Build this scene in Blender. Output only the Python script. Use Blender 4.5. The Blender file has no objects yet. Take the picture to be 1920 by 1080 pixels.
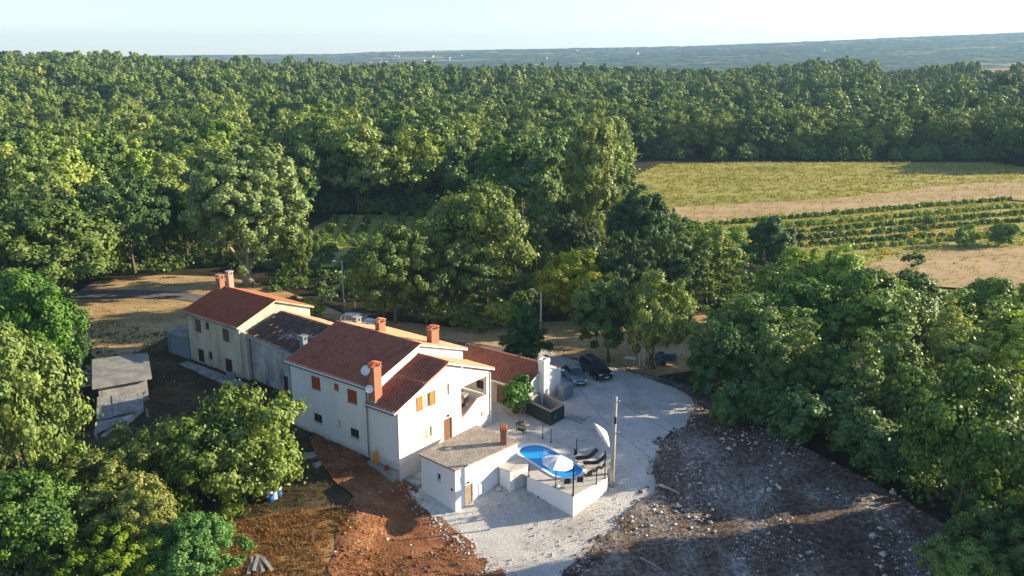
import bpy, bmesh, math, random
import numpy as np
from mathutils import Vector, Matrix
from mathutils.geometry import delaunay_2d_cdt
R_ = math.radians
rng = np.random.default_rng(7)
random.seed(7)
scene = bpy.context.scene
COL = scene.collection

# ------------------------------------------------------------------ camera
F, HC = 1600.0, 32.5                       # focal length in photo pixels, camera height
PITCH = math.atan(432 / F)
cam = bpy.data.cameras.new('camera'); cam_o = bpy.data.objects.new('camera', cam); COL.objects.link(cam_o)
cam_o.location = (0, 0, HC); cam_o.rotation_euler = (math.pi / 2 - PITCH, 0, 0)
cam.sensor_width = 36; cam.lens = 36 * F / 1920; cam.clip_start = 0.5; cam.clip_end = 20000
scene.camera = cam_o
# ------------------------------------------------------------------ light
SUN_EL, SUN_AZ = R_(17.5), R_(12.0)        # azimuth measured from +X towards +Y
world = bpy.data.worlds.new('World'); scene.world = world; world.use_nodes = True
nt = world.node_tree; nt.nodes.clear()
sky = nt.nodes.new('ShaderNodeTexSky'); sky.sky_type = 'NISHITA'; sky.sun_disc = False
sky.sun_elevation = SUN_EL; sky.sun_rotation = math.pi / 2 - SUN_AZ
sky.altitude = 100; sky.air_density = 1.0; sky.dust_density = .25; sky.ozone_density = 1.0
bg = nt.nodes.new('ShaderNodeBackground'); bg.inputs['Strength'].default_value = 0.086
wo = nt.nodes.new('ShaderNodeOutputWorld')
hs = nt.nodes.new('ShaderNodeMix'); hs.data_type = 'RGBA'; hs.blend_type = 'MULTIPLY'; hs.inputs[0].default_value = 1; hs.inputs[7].default_value = (.93, .955, 1.10, 1)
nt.links.new(sky.outputs[0], hs.inputs[6]); nt.links.new(hs.outputs[2], bg.inputs[0]); nt.links.new(bg.outputs[0], wo.inputs[0])
sun = bpy.data.lights.new('sun', 'SUN'); sun.energy = 5.0; sun.angle = R_(0.5); sun.color = (1.0, 0.84, 0.60)
sun_o = bpy.data.objects.new('sun', sun); COL.objects.link(sun_o)
sd = Vector((math.cos(SUN_EL) * math.cos(SUN_AZ), math.cos(SUN_EL) * math.sin(SUN_AZ), math.sin(SUN_EL)))
sun_o.rotation_euler = sd.to_track_quat('Z', 'Y').to_euler(); sun_o.location = sd * 300
scene.view_settings.view_transform = 'Standard'; scene.view_settings.look = 'None'
scene.view_settings.exposure = 1.4; scene.view_settings.gamma = 1.0
scene.view_settings.use_curve_mapping = False
scene.render.engine = 'CYCLES'
scene.cycles.max_bounces = 6; scene.cycles.diffuse_bounces = 2; scene.cycles.volume_bounces = 0
HAZE = 0.00013
scene.cycles.transmission_bounces = 3; scene.cycles.transparent_max_bounces = 6

# ------------------------------------------------------------------ terrain
def vnoise(x, y, s=1.0, seed=0):
    x = np.asarray(x, float) / s; y = np.asarray(y, float) / s
    xi = np.floor(x).astype(np.int64); yi = np.floor(y).astype(np.int64); fx = x - xi; fy = y - yi
    fx = fx * fx * (3 - 2 * fx); fy = fy * fy * (3 - 2 * fy)
    def h(a, b):
        n = (a * 374761393 + b * 668265263 + seed * 1442695041) & 0xffffffff
        n = ((n ^ (n >> 13)) * 1274126177) & 0xffffffff
        return ((n ^ (n >> 16)) & 0xffff) / 65535.0
    return (h(xi, yi) * (1 - fx) + h(xi + 1, yi) * fx) * (1 - fy) + (h(xi, yi + 1) * (1 - fx) + h(xi + 1, yi + 1) * fx) * fy
def fbm(x, y, s, seed=0, o=3):
    r = 0; a = 1; t = 0
    for i in range(o):
        r = r + a * vnoise(x, y, s / 2 ** i, seed + i * 17); t += a; a *= .5
    return r / t
def sst(a, b, x):
    t = np.clip((x - a) / (b - a), 0, 1); return t * t * (3 - 2 * t)
RPX = [-900, 0, 200, 320, 450, 640, 1000, 1150, 1280, 1400, 1500, 1700, 1900, 2700]
RZ = [20, 22.5, 20.5, 15.8, 14.5, 13.2, 12.2, 10.5, 9.5, 11.5, 14, 17.5, 25, 28]
def ter(x, y):
    x = np.asarray(x, float); y = np.asarray(y, float)
    zr = np.where(y > 57, .18 * (y - 68.5), -2.07 + .05 * (y - 57)); zr = np.where(y < 68.5, zr, 0); zr = np.maximum(zr, -3.2)
    zl = np.where(y < 64, .10 * (y - 64), 0.0); zl = np.maximum(zl, -2.6)
    k = sst(-12.5, -8.2, x)
    z = zr * k + zl * (1 - k)
    z = z + np.clip(.05 * (-x - 9), 0, 1.0) * sst(58, 68, y)
    yy = np.maximum(y, 1.0)
    px = 960 + F * x / (yy * .965 + 8.5)
    rz = np.interp(px, RPX, RZ)
    z = z + rz * np.clip((y - 245) / 405, 0, 1) ** 1.15 * sst(230, 300, y)
    z = z + (fbm(x, y, 60, 3) - .5) * 2.2 * sst(270, 400, y)
    z = z - (rz + 18) * sst(690, 1150, y)
    return z
HPX = [-900, 200, 260, 640, 690, 960, 1280, 1500, 1700, 1920, 2800]
HY = [112, 107, 105.5, 102.5, 99.5, 95, 90, 83, 75.5, 68, 55]
def hill(x, y):
    x = np.asarray(x, float); y = np.asarray(y, float)
    px = 960 + F * x / (y * .965 + 8.5)
    zr = HC + (108 - np.interp(px, HPX, HY)) / 1600 * 4500 * 1.03
    t = sst(1250, 4500, y)
    z = -12 + (zr + 12) * t ** .8 - sst(4550, 6800, y) * (zr + 10)
    z = z + (fbm(x, y, 700, 9, 3) - .5) * 34 * t * (1 - t) * 2
    z = z + (vnoise(x, y, 42, 5) - .5) * 5 + (vnoise(x, y, 19, 6) - .5) * 5
    return z
def tz(x, y): return float(ter(x, y))
def ray(px, py):
    a = (px - 960) / F; b = -(py - 540) / F
    return (a, math.cos(PITCH) + b * math.sin(PITCH), -math.sin(PITCH) + b * math.cos(PITCH))
def W(px, py, z=0.0):                      # a photo direction met with the level z (used to measure plan positions)
    r = ray(px, py); t = (z - HC) / r[2]; return (r[0] * t, r[1] * t)
def G(px, py):                             # the same with the terrain
    r = ray(px, py); t = 30.0
    while t < 1500:
        if HC + r[2] * t <= tz(r[0] * t, r[1] * t): break
        t += .5 if t < 200 else 2
    lo, hi = t - 2.5, t
    for i in range(18):
        m = (lo + hi) / 2
        if HC + r[2] * m <= tz(r[0] * m, r[1] * m): hi = m
        else: lo = m
    return (r[0] * hi, r[1] * hi)
def P2(x, y, z):
    z = z - HC; f = y * math.cos(PITCH) - z * math.sin(PITCH); u = y * math.sin(PITCH) + z * math.cos(PITCH)
    return 960 + F * x / f, 540 - F * u / f
def height_at(py, y):                      # height whose image row is py at distance y
    b = -(py - 540) / F
    return HC + y * (-math.sin(PITCH) + b * math.cos(PITCH)) / (math.cos(PITCH) + b * math.sin(PITCH))

# ------------------------------------------------------------------ helpers
def tag(o, label=None, cat=None, group=None, kind=None):
    if label: o['label'] = label
    if cat: o['category'] = cat
    if group: o['group'] = group
    if kind: o['kind'] = kind
    return o
def thing(name, loc, rz=0, label=None, cat=None, group=None):
    o = bpy.data.objects.new(name, None); o.empty_display_size = .3; COL.objects.link(o)
    o.location = loc; o.rotation_euler = (0, 0, rz); return tag(o, label, cat, group)
class MB:
    def __init__(s): s.v = []; s.f = []; s.t = []
    def add(s, vs, fs, tint=None):
        o = len(s.v); s.v += [tuple(v) for v in vs]
        for f in fs: s.f.append(tuple(i + o for i in f)); s.t.append(random.random() if tint is None else tint)
        return s
    def box(s, x0, x1, y0, y1, z0, z1, M=None, taper=0):
        t = taper
        vs = [(x0, y0, z0), (x1, y0, z0), (x1, y1, z0), (x0, y1, z0), (x0 + t, y0 + t, z1), (x1 - t, y0 + t, z1), (x1 - t, y1 - t, z1), (x0 + t, y1 - t, z1)]
        if M is not None: vs = [M @ Vector(v) for v in vs]
        return s.add(vs, [(0, 3, 2, 1), (4, 5, 6, 7), (0, 1, 5, 4), (1, 2, 6, 5), (2, 3, 7, 6), (3, 0, 4, 7)], random.random())
    def prism(s, poly, z0, z1):            # poly CCW; z0,z1 numbers
        n = len(poly)
        vs = [(p[0], p[1], z0) for p in poly] + [(p[0], p[1], z1) for p in poly]
        fs = [tuple(range(n))[::-1], tuple(range(n, 2 * n))] + [(i, (i + 1) % n, n + (i + 1) % n, n + i) for i in range(n)]
        return s.add(vs, fs, random.random())
    def quad(s, a, b, c, d, tint=None): return s.add([a, b, c, d], [(0, 1, 2, 3)], tint)
    def tube(s, pts, r, n=8, cap=True):
        pts = [Vector(p) for p in pts]; rs = r if isinstance(r, (list, tuple)) else [r] * len(pts)
        vs = []; up = Vector((0, 0, 1))
        for i, p in enumerate(pts):
            d = (pts[min(i + 1, len(pts) - 1)] - pts[max(i - 1, 0)]).normalized()
            a = d.cross(up) if abs(d.z) < .95 else d.cross(Vector((0, 1, 0)))
            a.normalize(); b = d.cross(a).normalized()
            for k in range(n):
                t = 2 * math.pi * k / n; vs.append(p + (a * math.cos(t) + b * math.sin(t)) * rs[i])
        fs = []
        for i in range(len(pts) - 1):
            for k in range(n): fs.append((i * n + k, i * n + (k + 1) % n, (i + 1) * n + (k + 1) % n, (i + 1) * n + k))
        if cap: fs += [tuple(range(n))[::-1], tuple((len(pts) - 1) * n + k for k in range(n))]
        return s.add(vs, fs, random.random())
    def lathe(s, prof, n=16, c=(0, 0), M=None):
        vs = []
        for (r, z) in prof:
            for k in range(n):
                t = 2 * math.pi * k / n; v = Vector((c[0] + r * math.cos(t), c[1] + r * math.sin(t), z)); vs.append(M @ v if M is not None else v)
        fs = [(i * n + k, i * n + (k + 1) % n, (i + 1) * n + (k + 1) % n, (i + 1) * n + k) for i in range(len(prof) - 1) for k in range(n)]
        return s.add(vs, fs, random.random())
    def mesh(s, name, m, smooth=False):
        me = bpy.data.meshes.new(name); me.from_pydata(s.v, [], s.f)
        me.materials.append(m)
        a = me.attributes.new('tint', 'FLOAT', 'FACE'); a.data.foreach_set('value', s.t)
        if smooth: me.polygons.foreach_set('use_smooth', [True] * len(s.f))
        me.update(); return me
    def build(s, name, m, parent=None, smooth=False, bevel=0, **tags):
        o = bpy.data.objects.new(name, s.mesh(name, m, smooth)); COL.objects.link(o)
        if parent is not None: o.parent = parent
        if bevel:
            b = o.modifiers.new('bevel', 'BEVEL'); b.width = bevel; b.segments = 2; b.limit_method = 'ANGLE'
        tag(o, **tags); return o
def box(*a, **k): return MB().box(*a, **k)
def copy_tree(o, parent=None, loc=None, rz=None):
    c = o.copy(); COL.objects.link(c); c.parent = parent
    if loc is not None: c.location = loc
    if rz is not None: c.rotation_euler = (0, 0, rz)
    for ch in o.children: copy_tree(ch, c)
    return c
def np_mesh(name, v, f, m, tint=None, smooth=False):   # v (n,3), f (k,4) or (k,3)
    me = bpy.data.meshes.new(name); n = f.shape[1]
    me.vertices.add(len(v)); me.vertices.foreach_set('co', np.ascontiguousarray(v, dtype=np.float32).ravel())
    me.loops.add(f.size); me.loops.foreach_set('vertex_index', f.astype(np.int32).ravel())
    me.polygons.add(len(f)); me.polygons.foreach_set('loop_start', np.arange(0, f.size, n, dtype=np.int32))
    me.polygons.foreach_set('loop_total', np.full(len(f), n, dtype=np.int32))
    if smooth: me.polygons.foreach_set('use_smooth', np.ones(len(f), dtype=bool))
    me.materials.append(m)
    if tint is not None:
        a = me.attributes.new('tint', 'FLOAT', 'FACE'); a.data.foreach_set('value', tint.astype(np.float32))
    me.update(calc_edges=True); return me

# ------------------------------------------------------------------ materials
def nodes(name):
    m = bpy.data.materials.new(name); m.use_nodes = True; t = m.node_tree
    return m, t, t.nodes['Principled BSDF']
def ramp(t, fac, stops):
    r = t.nodes.new('ShaderNodeValToRGB'); el = r.color_ramp.elements
    while len(el) < len(stops): el.new(.5)
    for e, (p, c) in zip(el, stops): e.position = p; e.color = (*c, 1) if len(c) == 3 else c
    t.links.new(fac, r.inputs[0]); return r.outputs[0]
def noise(t, scale, detail=4, rough=.6, vec=None, dist=0):
    n = t.nodes.new('ShaderNodeTexNoise'); n.inputs['Scale'].default_value = scale; n.inputs['Detail'].default_value = detail
    n.inputs['Roughness'].default_value = rough; n.inputs['Distortion'].default_value = dist
    t.links.new(vec if vec is not None else coord(t), n.inputs['Vector']); return n.outputs['Fac']
def coord(t, kind='Object', scale=None):
    c = t.nodes.new('ShaderNodeTexCoord'); o = c.outputs[kind]
    if scale:
        mp = t.nodes.new('ShaderNodeMapping'); mp.inputs['Scale'].default_value = scale; t.links.new(o, mp.inputs[0]); o = mp.outputs[0]
    return o
def mix(t, fac, a, b, mode='MIX'):
    m = t.nodes.new('ShaderNodeMix'); m.data_type = 'RGBA'; m.blend_type = mode
    for s, v in ((m.inputs[0], fac), (m.inputs[6], a), (m.inputs[7], b)):
        if isinstance(v, (float, int)): s.default_value = v
        elif isinstance(v, tuple): s.default_value = (*v, 1)
        else: t.links.new(v, s)
    return m.outputs[2]
def attr(t, name='tint'):
    a = t.nodes.new('ShaderNodeAttribute'); a.attribute_name = name; return a.outputs['Fac']
def bump(t, b, h, strength=.5, dist=.05):
    n = t.nodes.new('ShaderNodeBump'); n.inputs['Strength'].default_value = strength; n.inputs['Distance'].default_value = dist
    t.links.new(h, n.inputs['Height']); t.links.new(n.outputs[0], b.inputs['Normal'])
def plain(name, c, rough=.6, metal=0, var=.12, scale=3, bmp=0, spec=.3):
    m, t, b = nodes(name); b.inputs['Roughness'].default_value = rough; b.inputs['Metallic'].default_value = metal
    b.inputs['Specular IOR Level'].default_value = spec
    n = noise(t, scale)
    t.links.new(ramp(t, n, [(.3, tuple(x * (1 - var) for x in c)), (.7, tuple(min(1, x * (1 + var)) for x in c))]), b.inputs[0])
    if bmp: bump(t, b, noise(t, scale * 8), bmp, .02)
    return m
def blotch(name, stops, scale, fine=None, rough=.9, bmp=.4, bs=6, dist=.05, detail=6, fs=None, famt=.5, vec_scale=None, d=.0):
    """several soil colours in patches; fine = multiplies by a second, finer noise"""
    m, t, b = nodes(name); b.inputs['Roughness'].default_value = rough; b.inputs['Specular IOR Level'].default_value = .15
    vec = coord(t, 'Object', vec_scale) if vec_scale else None
    c = ramp(t, noise(t, scale, detail, .65, vec, d), stops)
    if fine:
        c = mix(t, famt, c, ramp(t, noise(t, fs, 4, .7), fine), 'MULTIPLY')
    t.links.new(c, b.inputs[0]); bump(t, b, noise(t, bs, 5, .7), bmp, dist); return m

def plaster(name, c, dirt, amt=.35, base_dirt=0.0, rough=.85):
    m, t, b = nodes(name); b.inputs['Roughness'].default_value = rough; b.inputs['Specular IOR Level'].default_value = .15
    n1 = noise(t, .7, 6, .65, coord(t, 'Object', (1, 1, .35)))
    n2 = noise(t, 6, 5, .7)
    a = ramp(t, n1, [(.42, (0, 0, 0)), (.72, (amt,) * 3)])
    col = mix(t, a, c, dirt)
    col = mix(t, .25, col, ramp(t, n2, [(.35, (.8, .8, .8)), (.6, (1, 1, 1))]), 'MULTIPLY')
    if base_dirt:
        tc = t.nodes.new('ShaderNodeTexCoord'); sp = t.nodes.new('ShaderNodeSeparateXYZ'); t.links.new(tc.outputs['Object'], sp.inputs[0])
        a_ = t.nodes.new('ShaderNodeMath'); a_.operation = 'MULTIPLY_ADD'; t.links.new(noise(t, 1.6, 5, .7), a_.inputs[0]); a_.inputs[1].default_value = -1.3; t.links.new(sp.outputs[2], a_.inputs[2])
        col = mix(t, ramp(t, a_.outputs[0], [(.0, (base_dirt,) * 3), (.35, (0, 0, 0))]), col, dirt)
    t.links.new(col, b.inputs[0]); bump(t, b, noise(t, 25, 4), .25, .01); return m
def tile_mat(name, c1, c2, c3, lichen=None, lamt=.3):
    m, t, b = nodes(name); b.inputs['Roughness'].default_value = .8; b.inputs['Specular IOR Level'].default_value = .25
    cm = tuple(a * .75 + b_ * .25 for a, b_ in zip(c2, c1)); c = ramp(t, attr(t), [(0, tuple(v * .55 for v in c1)), (.08, cm), (.35, c2), (.88, c2), (1, tuple(a * .6 + b_ * .4 for a, b_ in zip(c2, c3)))])  # darkest stop: shade painted into the tile channels
    c = mix(t, .5, c, ramp(t, noise(t, .6, 5, .7), [(.3, (.72, .70, .70)), (.65, (1.1, 1.05, 1.0))]), 'MULTIPLY')
    if lichen: c = mix(t, ramp(t, noise(t, 1.6, 8, .75), [(.5, (0, 0, 0)), (.66, (lamt,) * 3)]), c, lichen)
    t.links.new(c, b.inputs[0]); bump(t, b, noise(t, 30, 3), .3, .01); return m
def brick_mat(name, c1, c2, mortar):
    m, t, b = nodes(name); b.inputs['Roughness'].default_value = .85
    br = t.nodes.new('ShaderNodeTexBrick'); br.inputs['Scale'].default_value = 1
    for k, v in (('Color1', c1), ('Color2', c2), ('Mortar', mortar)): br.inputs[k].default_value = (*v, 1)
    br.inputs['Mortar Size'].default_value = .012; br.inputs['Brick Width'].default_value = .25; br.inputs['Row Height'].default_value = .075
    # lay bricks round all four sides: run along x+y, rows along z
    tc = t.nodes.new('ShaderNodeTexCoord'); sp = t.nodes.new('ShaderNodeSeparateXYZ'); cb = t.nodes.new('ShaderNodeCombineXYZ')
    ad = t.nodes.new('ShaderNodeMath'); t.links.new(tc.outputs['Object'], sp.inputs[0]); t.links.new(sp.outputs[0], ad.inputs[0]); t.links.new(sp.outputs[1], ad.inputs[1])
    t.links.new(ad.outputs[0], cb.inputs[0]); t.links.new(sp.outputs[2], cb.inputs[1]); t.links.new(cb.outputs[0], br.inputs['Vector'])
    c = mix(t, .4, br.outputs['Color'], ramp(t, noise(t, 4), [(.3, (.6, .6, .6)), (.7, (1.1, 1.1, 1.1))]), 'MULTIPLY')
    t.links.new(c, b.inputs[0]); return m
def glass_mat(name, c=(.02, .03, .035), rough=.06):
    m, t, b = nodes(name); b.inputs[0].default_value = (*c, 1); b.inputs['Roughness'].default_value = rough; b.inputs['Specular IOR Level'].default_value = .8; return m
def foliage(name, a, b_, c_, transl=.22, rough=.5):
    """leaf colours spread by the leaf's own tint, the tree's random number and the tree's own colour"""
    m, t, b = nodes(name); b.inputs['Roughness'].default_value = rough; b.inputs['Specular IOR Level'].default_value = .28
    oi = t.nodes.new('ShaderNodeObjectInfo')
    ad = t.nodes.new('ShaderNodeMath'); ad.operation = 'MULTIPLY_ADD'; t.links.new(oi.outputs['Random'], ad.inputs[0]); ad.inputs[1].default_value = .55
    mu = t.nodes.new('ShaderNodeMath'); mu.operation = 'MULTIPLY'; t.links.new(attr(t), mu.inputs[0]); mu.inputs[1].default_value = .50
    t.links.new(mu.outputs[0], ad.inputs[2])
    c = ramp(t, ad.outputs[0], [(.12, a), (.5, b_), (.9, c_)])
    c = mix(t, 1.0, c, oi.outputs['Color'], 'MULTIPLY')
    t.links.new(c, b.inputs[0])
    tr = t.nodes.new('ShaderNodeBsdfTranslucent'); ms = t.nodes.new('ShaderNodeMixShader'); ms.inputs[0].default_value = transl
    c2 = mix(t, 1.0, c, (1.3, 1.25, .55), 'MULTIPLY'); t.links.new(c2, tr.inputs[0])
    out = t.nodes['Material Output']; t.links.new(b.outputs[0], ms.inputs[1]); t.links.new(tr.outputs[0], ms.inputs[2]); t.links.new(ms.outputs[0], out.inputs[0])
    return m
M = {}
M['ground'] = blotch('forest_floor', [(.3, (.018, .016, .009)), (.5, (.045, .040, .018)), (.7, (.085, .065, .030))], .25, [(.3, (.35, .35, .3)), (.7, (1.2, 1.2, 1.1))], fs=5, famt=.8, bs=4, bmp=.8, dist=.15)
M['hill'] = None
M['gravel'] = blotch('white_gravel', [(.25, (.38, .35, .31)), (.5, (.58, .55, .50)), (.75, (.72, .69, .64))], .22, [(.35, (.50, .48, .46)), (.6, (1.1, 1.1, 1.1))], fs=7, famt=.6, bs=9, bmp=1.0, dist=.06)
M['red_soil'] = blotch('red_soil', [(.3, (.12, .055, .030)), (.5, (.27, .115, .052)), (.72, (.42, .22, .12))], .45, [(.3, (.45, .4, .35)), (.65, (1.15, 1.1, 1.0))], fs=4.5, famt=.7, bs=4, bmp=1, dist=.15)
M['rubble'] = blotch('dark_rubble_soil', [(.30, (.095, .065, .048)), (.48, (.20, .150, .115)), (.60, (.33, .295, .255)), (.74, (.50, .48, .455))], .20, [(.40, (.28, .25, .24)), (.60, (1.15, 1.15, 1.15))], fs=3.2, famt=.85, bs=3.5, bmp=1, dist=.2, vec_scale=(1, .6, 1), d=.4)
M['dry_grass'] = blotch('dry_grass_ground', [(.28, (.25, .18, .085)), (.5, (.44, .32, .16)), (.72, (.56, .43, .26))], .18, [(.3, (.55, .55, .45)), (.65, (1.15, 1.1, 1.0))], fs=2.5, famt=.7, bs=5, bmp=.7, dist=.08, vec_scale=(.6, 1.6, 1))
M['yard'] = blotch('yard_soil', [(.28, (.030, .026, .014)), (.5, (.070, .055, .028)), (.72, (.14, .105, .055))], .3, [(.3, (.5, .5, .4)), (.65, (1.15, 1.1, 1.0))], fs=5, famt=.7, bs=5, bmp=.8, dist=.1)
M['straw'] = blotch('rusty_straw_ground', [(.28, (.20, .10, .035)), (.5, (.36, .21, .080)), (.72, (.50, .33, .16))], .5, [(.3, (.35, .3, .25)), (.65, (1.2, 1.1, 1.0))], fs=6, famt=.8, bs=7, bmp=1, dist=.12)
M['asphalt'] = blotch('worn_asphalt', [(.3, (.10, .095, .09)), (.7, (.20, .19, .175))], .6, [(.3, (.7, .7, .7)), (.7, (1.1, 1.1, 1.1))], fs=8, bs=20, bmp=.3)
M['field'] = blotch('meadow', [(.25, (.15, .19, .040)), (.42, (.27, .28, .070)), (.58, (.40, .36, .115)), (.75, (.50, .38, .16))], .055, [(.3, (.6, .65, .5)), (.65, (1.15, 1.1, 1.0))], fs=.9, famt=.7, bs=2, bmp=.8, dist=.2, vec_scale=(.45, 1.6, 1), d=.6)
M['bare'] = blotch('bare_soil', [(.3, (.34, .235, .12)), (.6, (.47, .345, .19)), (.8, (.53, .41, .25))], .08, [(.3, (.75, .72, .65)), (.65, (1.1, 1.08, 1.0))], fs=1.2, famt=.6, bs=3, bmp=.5, dist=.1, vec_scale=(.3, 2.2, 1))
M['terrace'] = blotch('terrace_concrete', [(.3, (.46, .42, .37)), (.7, (.60, .56, .50))], .7, [(.3, (.85, .85, .85)), (.7, (1.05, 1.05, 1.05))], fs=6, bs=20, bmp=.2, dist=.02)
M['slab'] = blotch('old_slab', [(.3, (.26, .26, .24)), (.7, (.44, .43, .40))], .8, [(.3, (.6, .6, .6)), (.7, (1.1, 1.1, 1.1))], fs=3, bs=10, bmp=.4)
M['shedroof'] = blotch('gravelled_flat_roof', [(.3, (.27, .235, .19)), (.7, (.42, .37, .31))], 1.2, [(.38, (.30, .28, .27)), (.56, (1.15, 1.15, 1.15))], fs=9, famt=.75, bs=9, bmp=.6, dist=.04)
M['oldroof'] = blotch('weathered_sheet_roof', [(.3, (.17, .175, .17)), (.55, (.30, .29, .26)), (.75, (.42, .39, .33))], .9, [(.35, (.5, .5, .5)), (.6, (1.1, 1.1, 1.1))], fs=6, famt=.6, bs=8, bmp=.5, dist=.03)
M['white'] = plaster('white_render', (.80, .775, .74), (.50, .45, .38), .30, .6)
M['white2'] = plaster('white_render_fresh', (.84, .83, .80), (.66, .62, .56), .25)
M['cream'] = plaster('stained_cream_render', (.60, .54, .40), (.24, .21, .16), .75)
M['grey_wall'] = plaster('mouldy_grey_render', (.50, .49, .45), (.12, .13, .13), .95)
M['bluegrey'] = plaster('blue_grey_render', (.24, .27, .30), (.11, .12, .13), .7)
M['bounce_wall'] = plaster('bounce_pink_render', (.66, .50, .42), (.5, .38, .3), .3)  # pink of sunlight bounced into the porch, put into the render colour
M['tile'] = tile_mat('red_brown_tiles', (.24, .085, .055), (.44, .16, .100), (.50, .22, .145), (.055, .035, .03), .55)
M['tile_o'] = tile_mat('orange_red_tiles', (.34, .090, .045), (.46, .125, .058), (.54, .18, .09), (.14, .045, .03), .5)
M['tile_w'] = tile_mat('weathered_tiles', (.085, .055, .045), (.150, .088, .066), (.30, .24, .20), (.33, .33, .30), .35)
M['tile_f'] = tile_mat('pale_orange_tiles', (.38, .17, .09), (.50, .24, .13), (.58, .33, .2), (.25, .15, .1), .4)  # paler and more orange than the red-brown tiles
M['brick'] = brick_mat('brick', (.40, .095, .040), (.50, .15, .065), (.34, .22, .15))
M['brick_p'] = brick_mat('pale_brick', (.50, .28, .19), (.42, .22, .15), (.45, .38, .32))
M['shutter'] = plain('rust_red_shutter', (.40, .085, .026), .6, var=.15)
M['shutter_o'] = plain('orange_wood', (.62, .22, .055), .5, var=.12)
M['dkred'] = plain('dark_red_door', (.085, .018, .016), .6)
M['brownwood'] = plain('brown_wood', (.17, .09, .05), .6, var=.25, scale=6)
M['wood'] = plain('weathered_wood', (.34, .26, .17), .8, var=.3, scale=5, bmp=.4)
M['greywood'] = plain('grey_wood', (.33, .32, .29), .85, var=.3, scale=4, bmp=.4)
M['glass'] = glass_mat('window_glass'); M['frame_w'] = plain('white_frame', (.72, .70, .66), .5, var=.05)
M['curtain'] = plain('net_curtain', (.55, .50, .42), .9, var=.2, scale=9)
M['dark'] = plain('dark_void', (.012, .012, .012), .9)
M['pipe'] = plain('zinc_pipe', (.28, .30, .31), .4, .5, var=.1)
M['gutter'] = plain('dark_gutter', (.12, .13, .135), .45, .3)
M['concrete'] = plain('pole_concrete', (.42, .39, .34), .85, var=.22, scale=4, bmp=.4)
M['metal'] = plain('dark_metal', (.03, .03, .032), .45, .4); M['steel'] = plain('galvanised', (.55, .56, .56), .35, .7)
M['bark'] = plain('bark', (.12, .095, .065), .9, var=.4, scale=5, bmp=.8)
M['bark_p'] = plain('pale_bark', (.33, .29, .23), .9, var=.3, scale=4, bmp=.5)
M['pool'] = plain('blue_pool_liner', (.012, .19, .62), .5, var=.06, scale=.6)
M['coping'] = plain('pool_coping', (.78, .78, .76), .5, var=.04)
M['canvas'] = plain('white_canvas', (.82, .80, .78), .8, var=.03)
M['wicker'] = plain('dark_wicker', (.030, .026, .024), .7, var=.3, scale=30)
M['netting'] = plain('dark_green_netting', (.018, .035, .032), .75, var=.35, scale=4, bmp=.4)
M['terracotta'] = plain('terracotta', (.42, .16, .08), .8)
M['stone'] = plain('limestone', (.50, .47, .43), .9, var=.3, scale=1.5, bmp=.4)
M['blue'] = plain('blue_plastic', (.02, .11, .38), .4, var=.1); M['whitep'] = plain('white_plastic', (.72, .74, .74), .45)
M['orange'] = plain('orange_gas_paint', (.75, .21, .02), .45); M['red'] = plain('red_plastic', (.5, .03, .04), .5)
M['tarp'] = plain('blue_tarp', (.015, .045, .085), .6, var=.3)
M['rubber'] = plain('tyre_rubber', (.02, .02, .02), .85); M['rim'] = plain('alloy', (.5, .5, .52), .3, .8)
M['lamp'] = plain('headlamp_glass', (.75, .78, .80), .15, spec=.8); M['plate'] = plain('number_plate', (.75, .75, .75), .5)
M['redlamp'] = plain('tail_lamp', (.4, .02, .02), .2)
def paint(name, c, metal=.3):
    m, t, b = nodes(name); b.inputs[0].default_value = (*c, 1); b.inputs['Metallic'].default_value = metal; b.inputs['Roughness'].default_value = .32
    b.inputs['Coat Weight'].default_value = .7; b.inputs['Coat Roughness'].default_value = .06; return m
M['water'] = None
m, t, b = nodes('pool_water'); b.inputs[0].default_value = (.018, .31, .72, 1); b.inputs['Roughness'].default_value = .05; b.inputs['IOR'].default_value = 1.33
bump(t, b, noise(t, 3, 2), .08, .02)
M['water'] = m
# foliage
GRN = ((.040, .082, .024), (.108, .168, .042), (.225, .275, .082))
M['leaf'] = foliage('leaves_green', *GRN)
M['leaf_far'] = foliage('leaves_far', (.034, .058, .020), (.064, .090, .026), (.112, .122, .042), transl=.2, rough=.7)
M['grass_leaf'] = foliage('dry_grass_blades', (.16, .10, .035), (.30, .19, .075), (.44, .32, .15), transl=.3, rough=.8)
m, t, b = nodes('hill_canopy'); b.inputs['Roughness'].default_value = .95; b.inputs['Specular IOR Level'].default_value = .05
c = ramp(t, noise(t, .028, 5, .75), [(.40, (.008, .018, .008)), (.5, (.040, .062, .024)), (.60, (.12, .145, .060))])
c = mix(t, ramp(t, noise(t, .0042, 5, .6, coord(t, 'Object', (.5, 1.8, 1))), [(.57, (0, 0, 0)), (.62, (1, 1, 1))]), c, (.26, .25, .14))
t.links.new(c, b.inputs[0]); bump(t, b, noise(t, .05, 4, .7), 1, 8); M['hill'] = m

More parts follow.
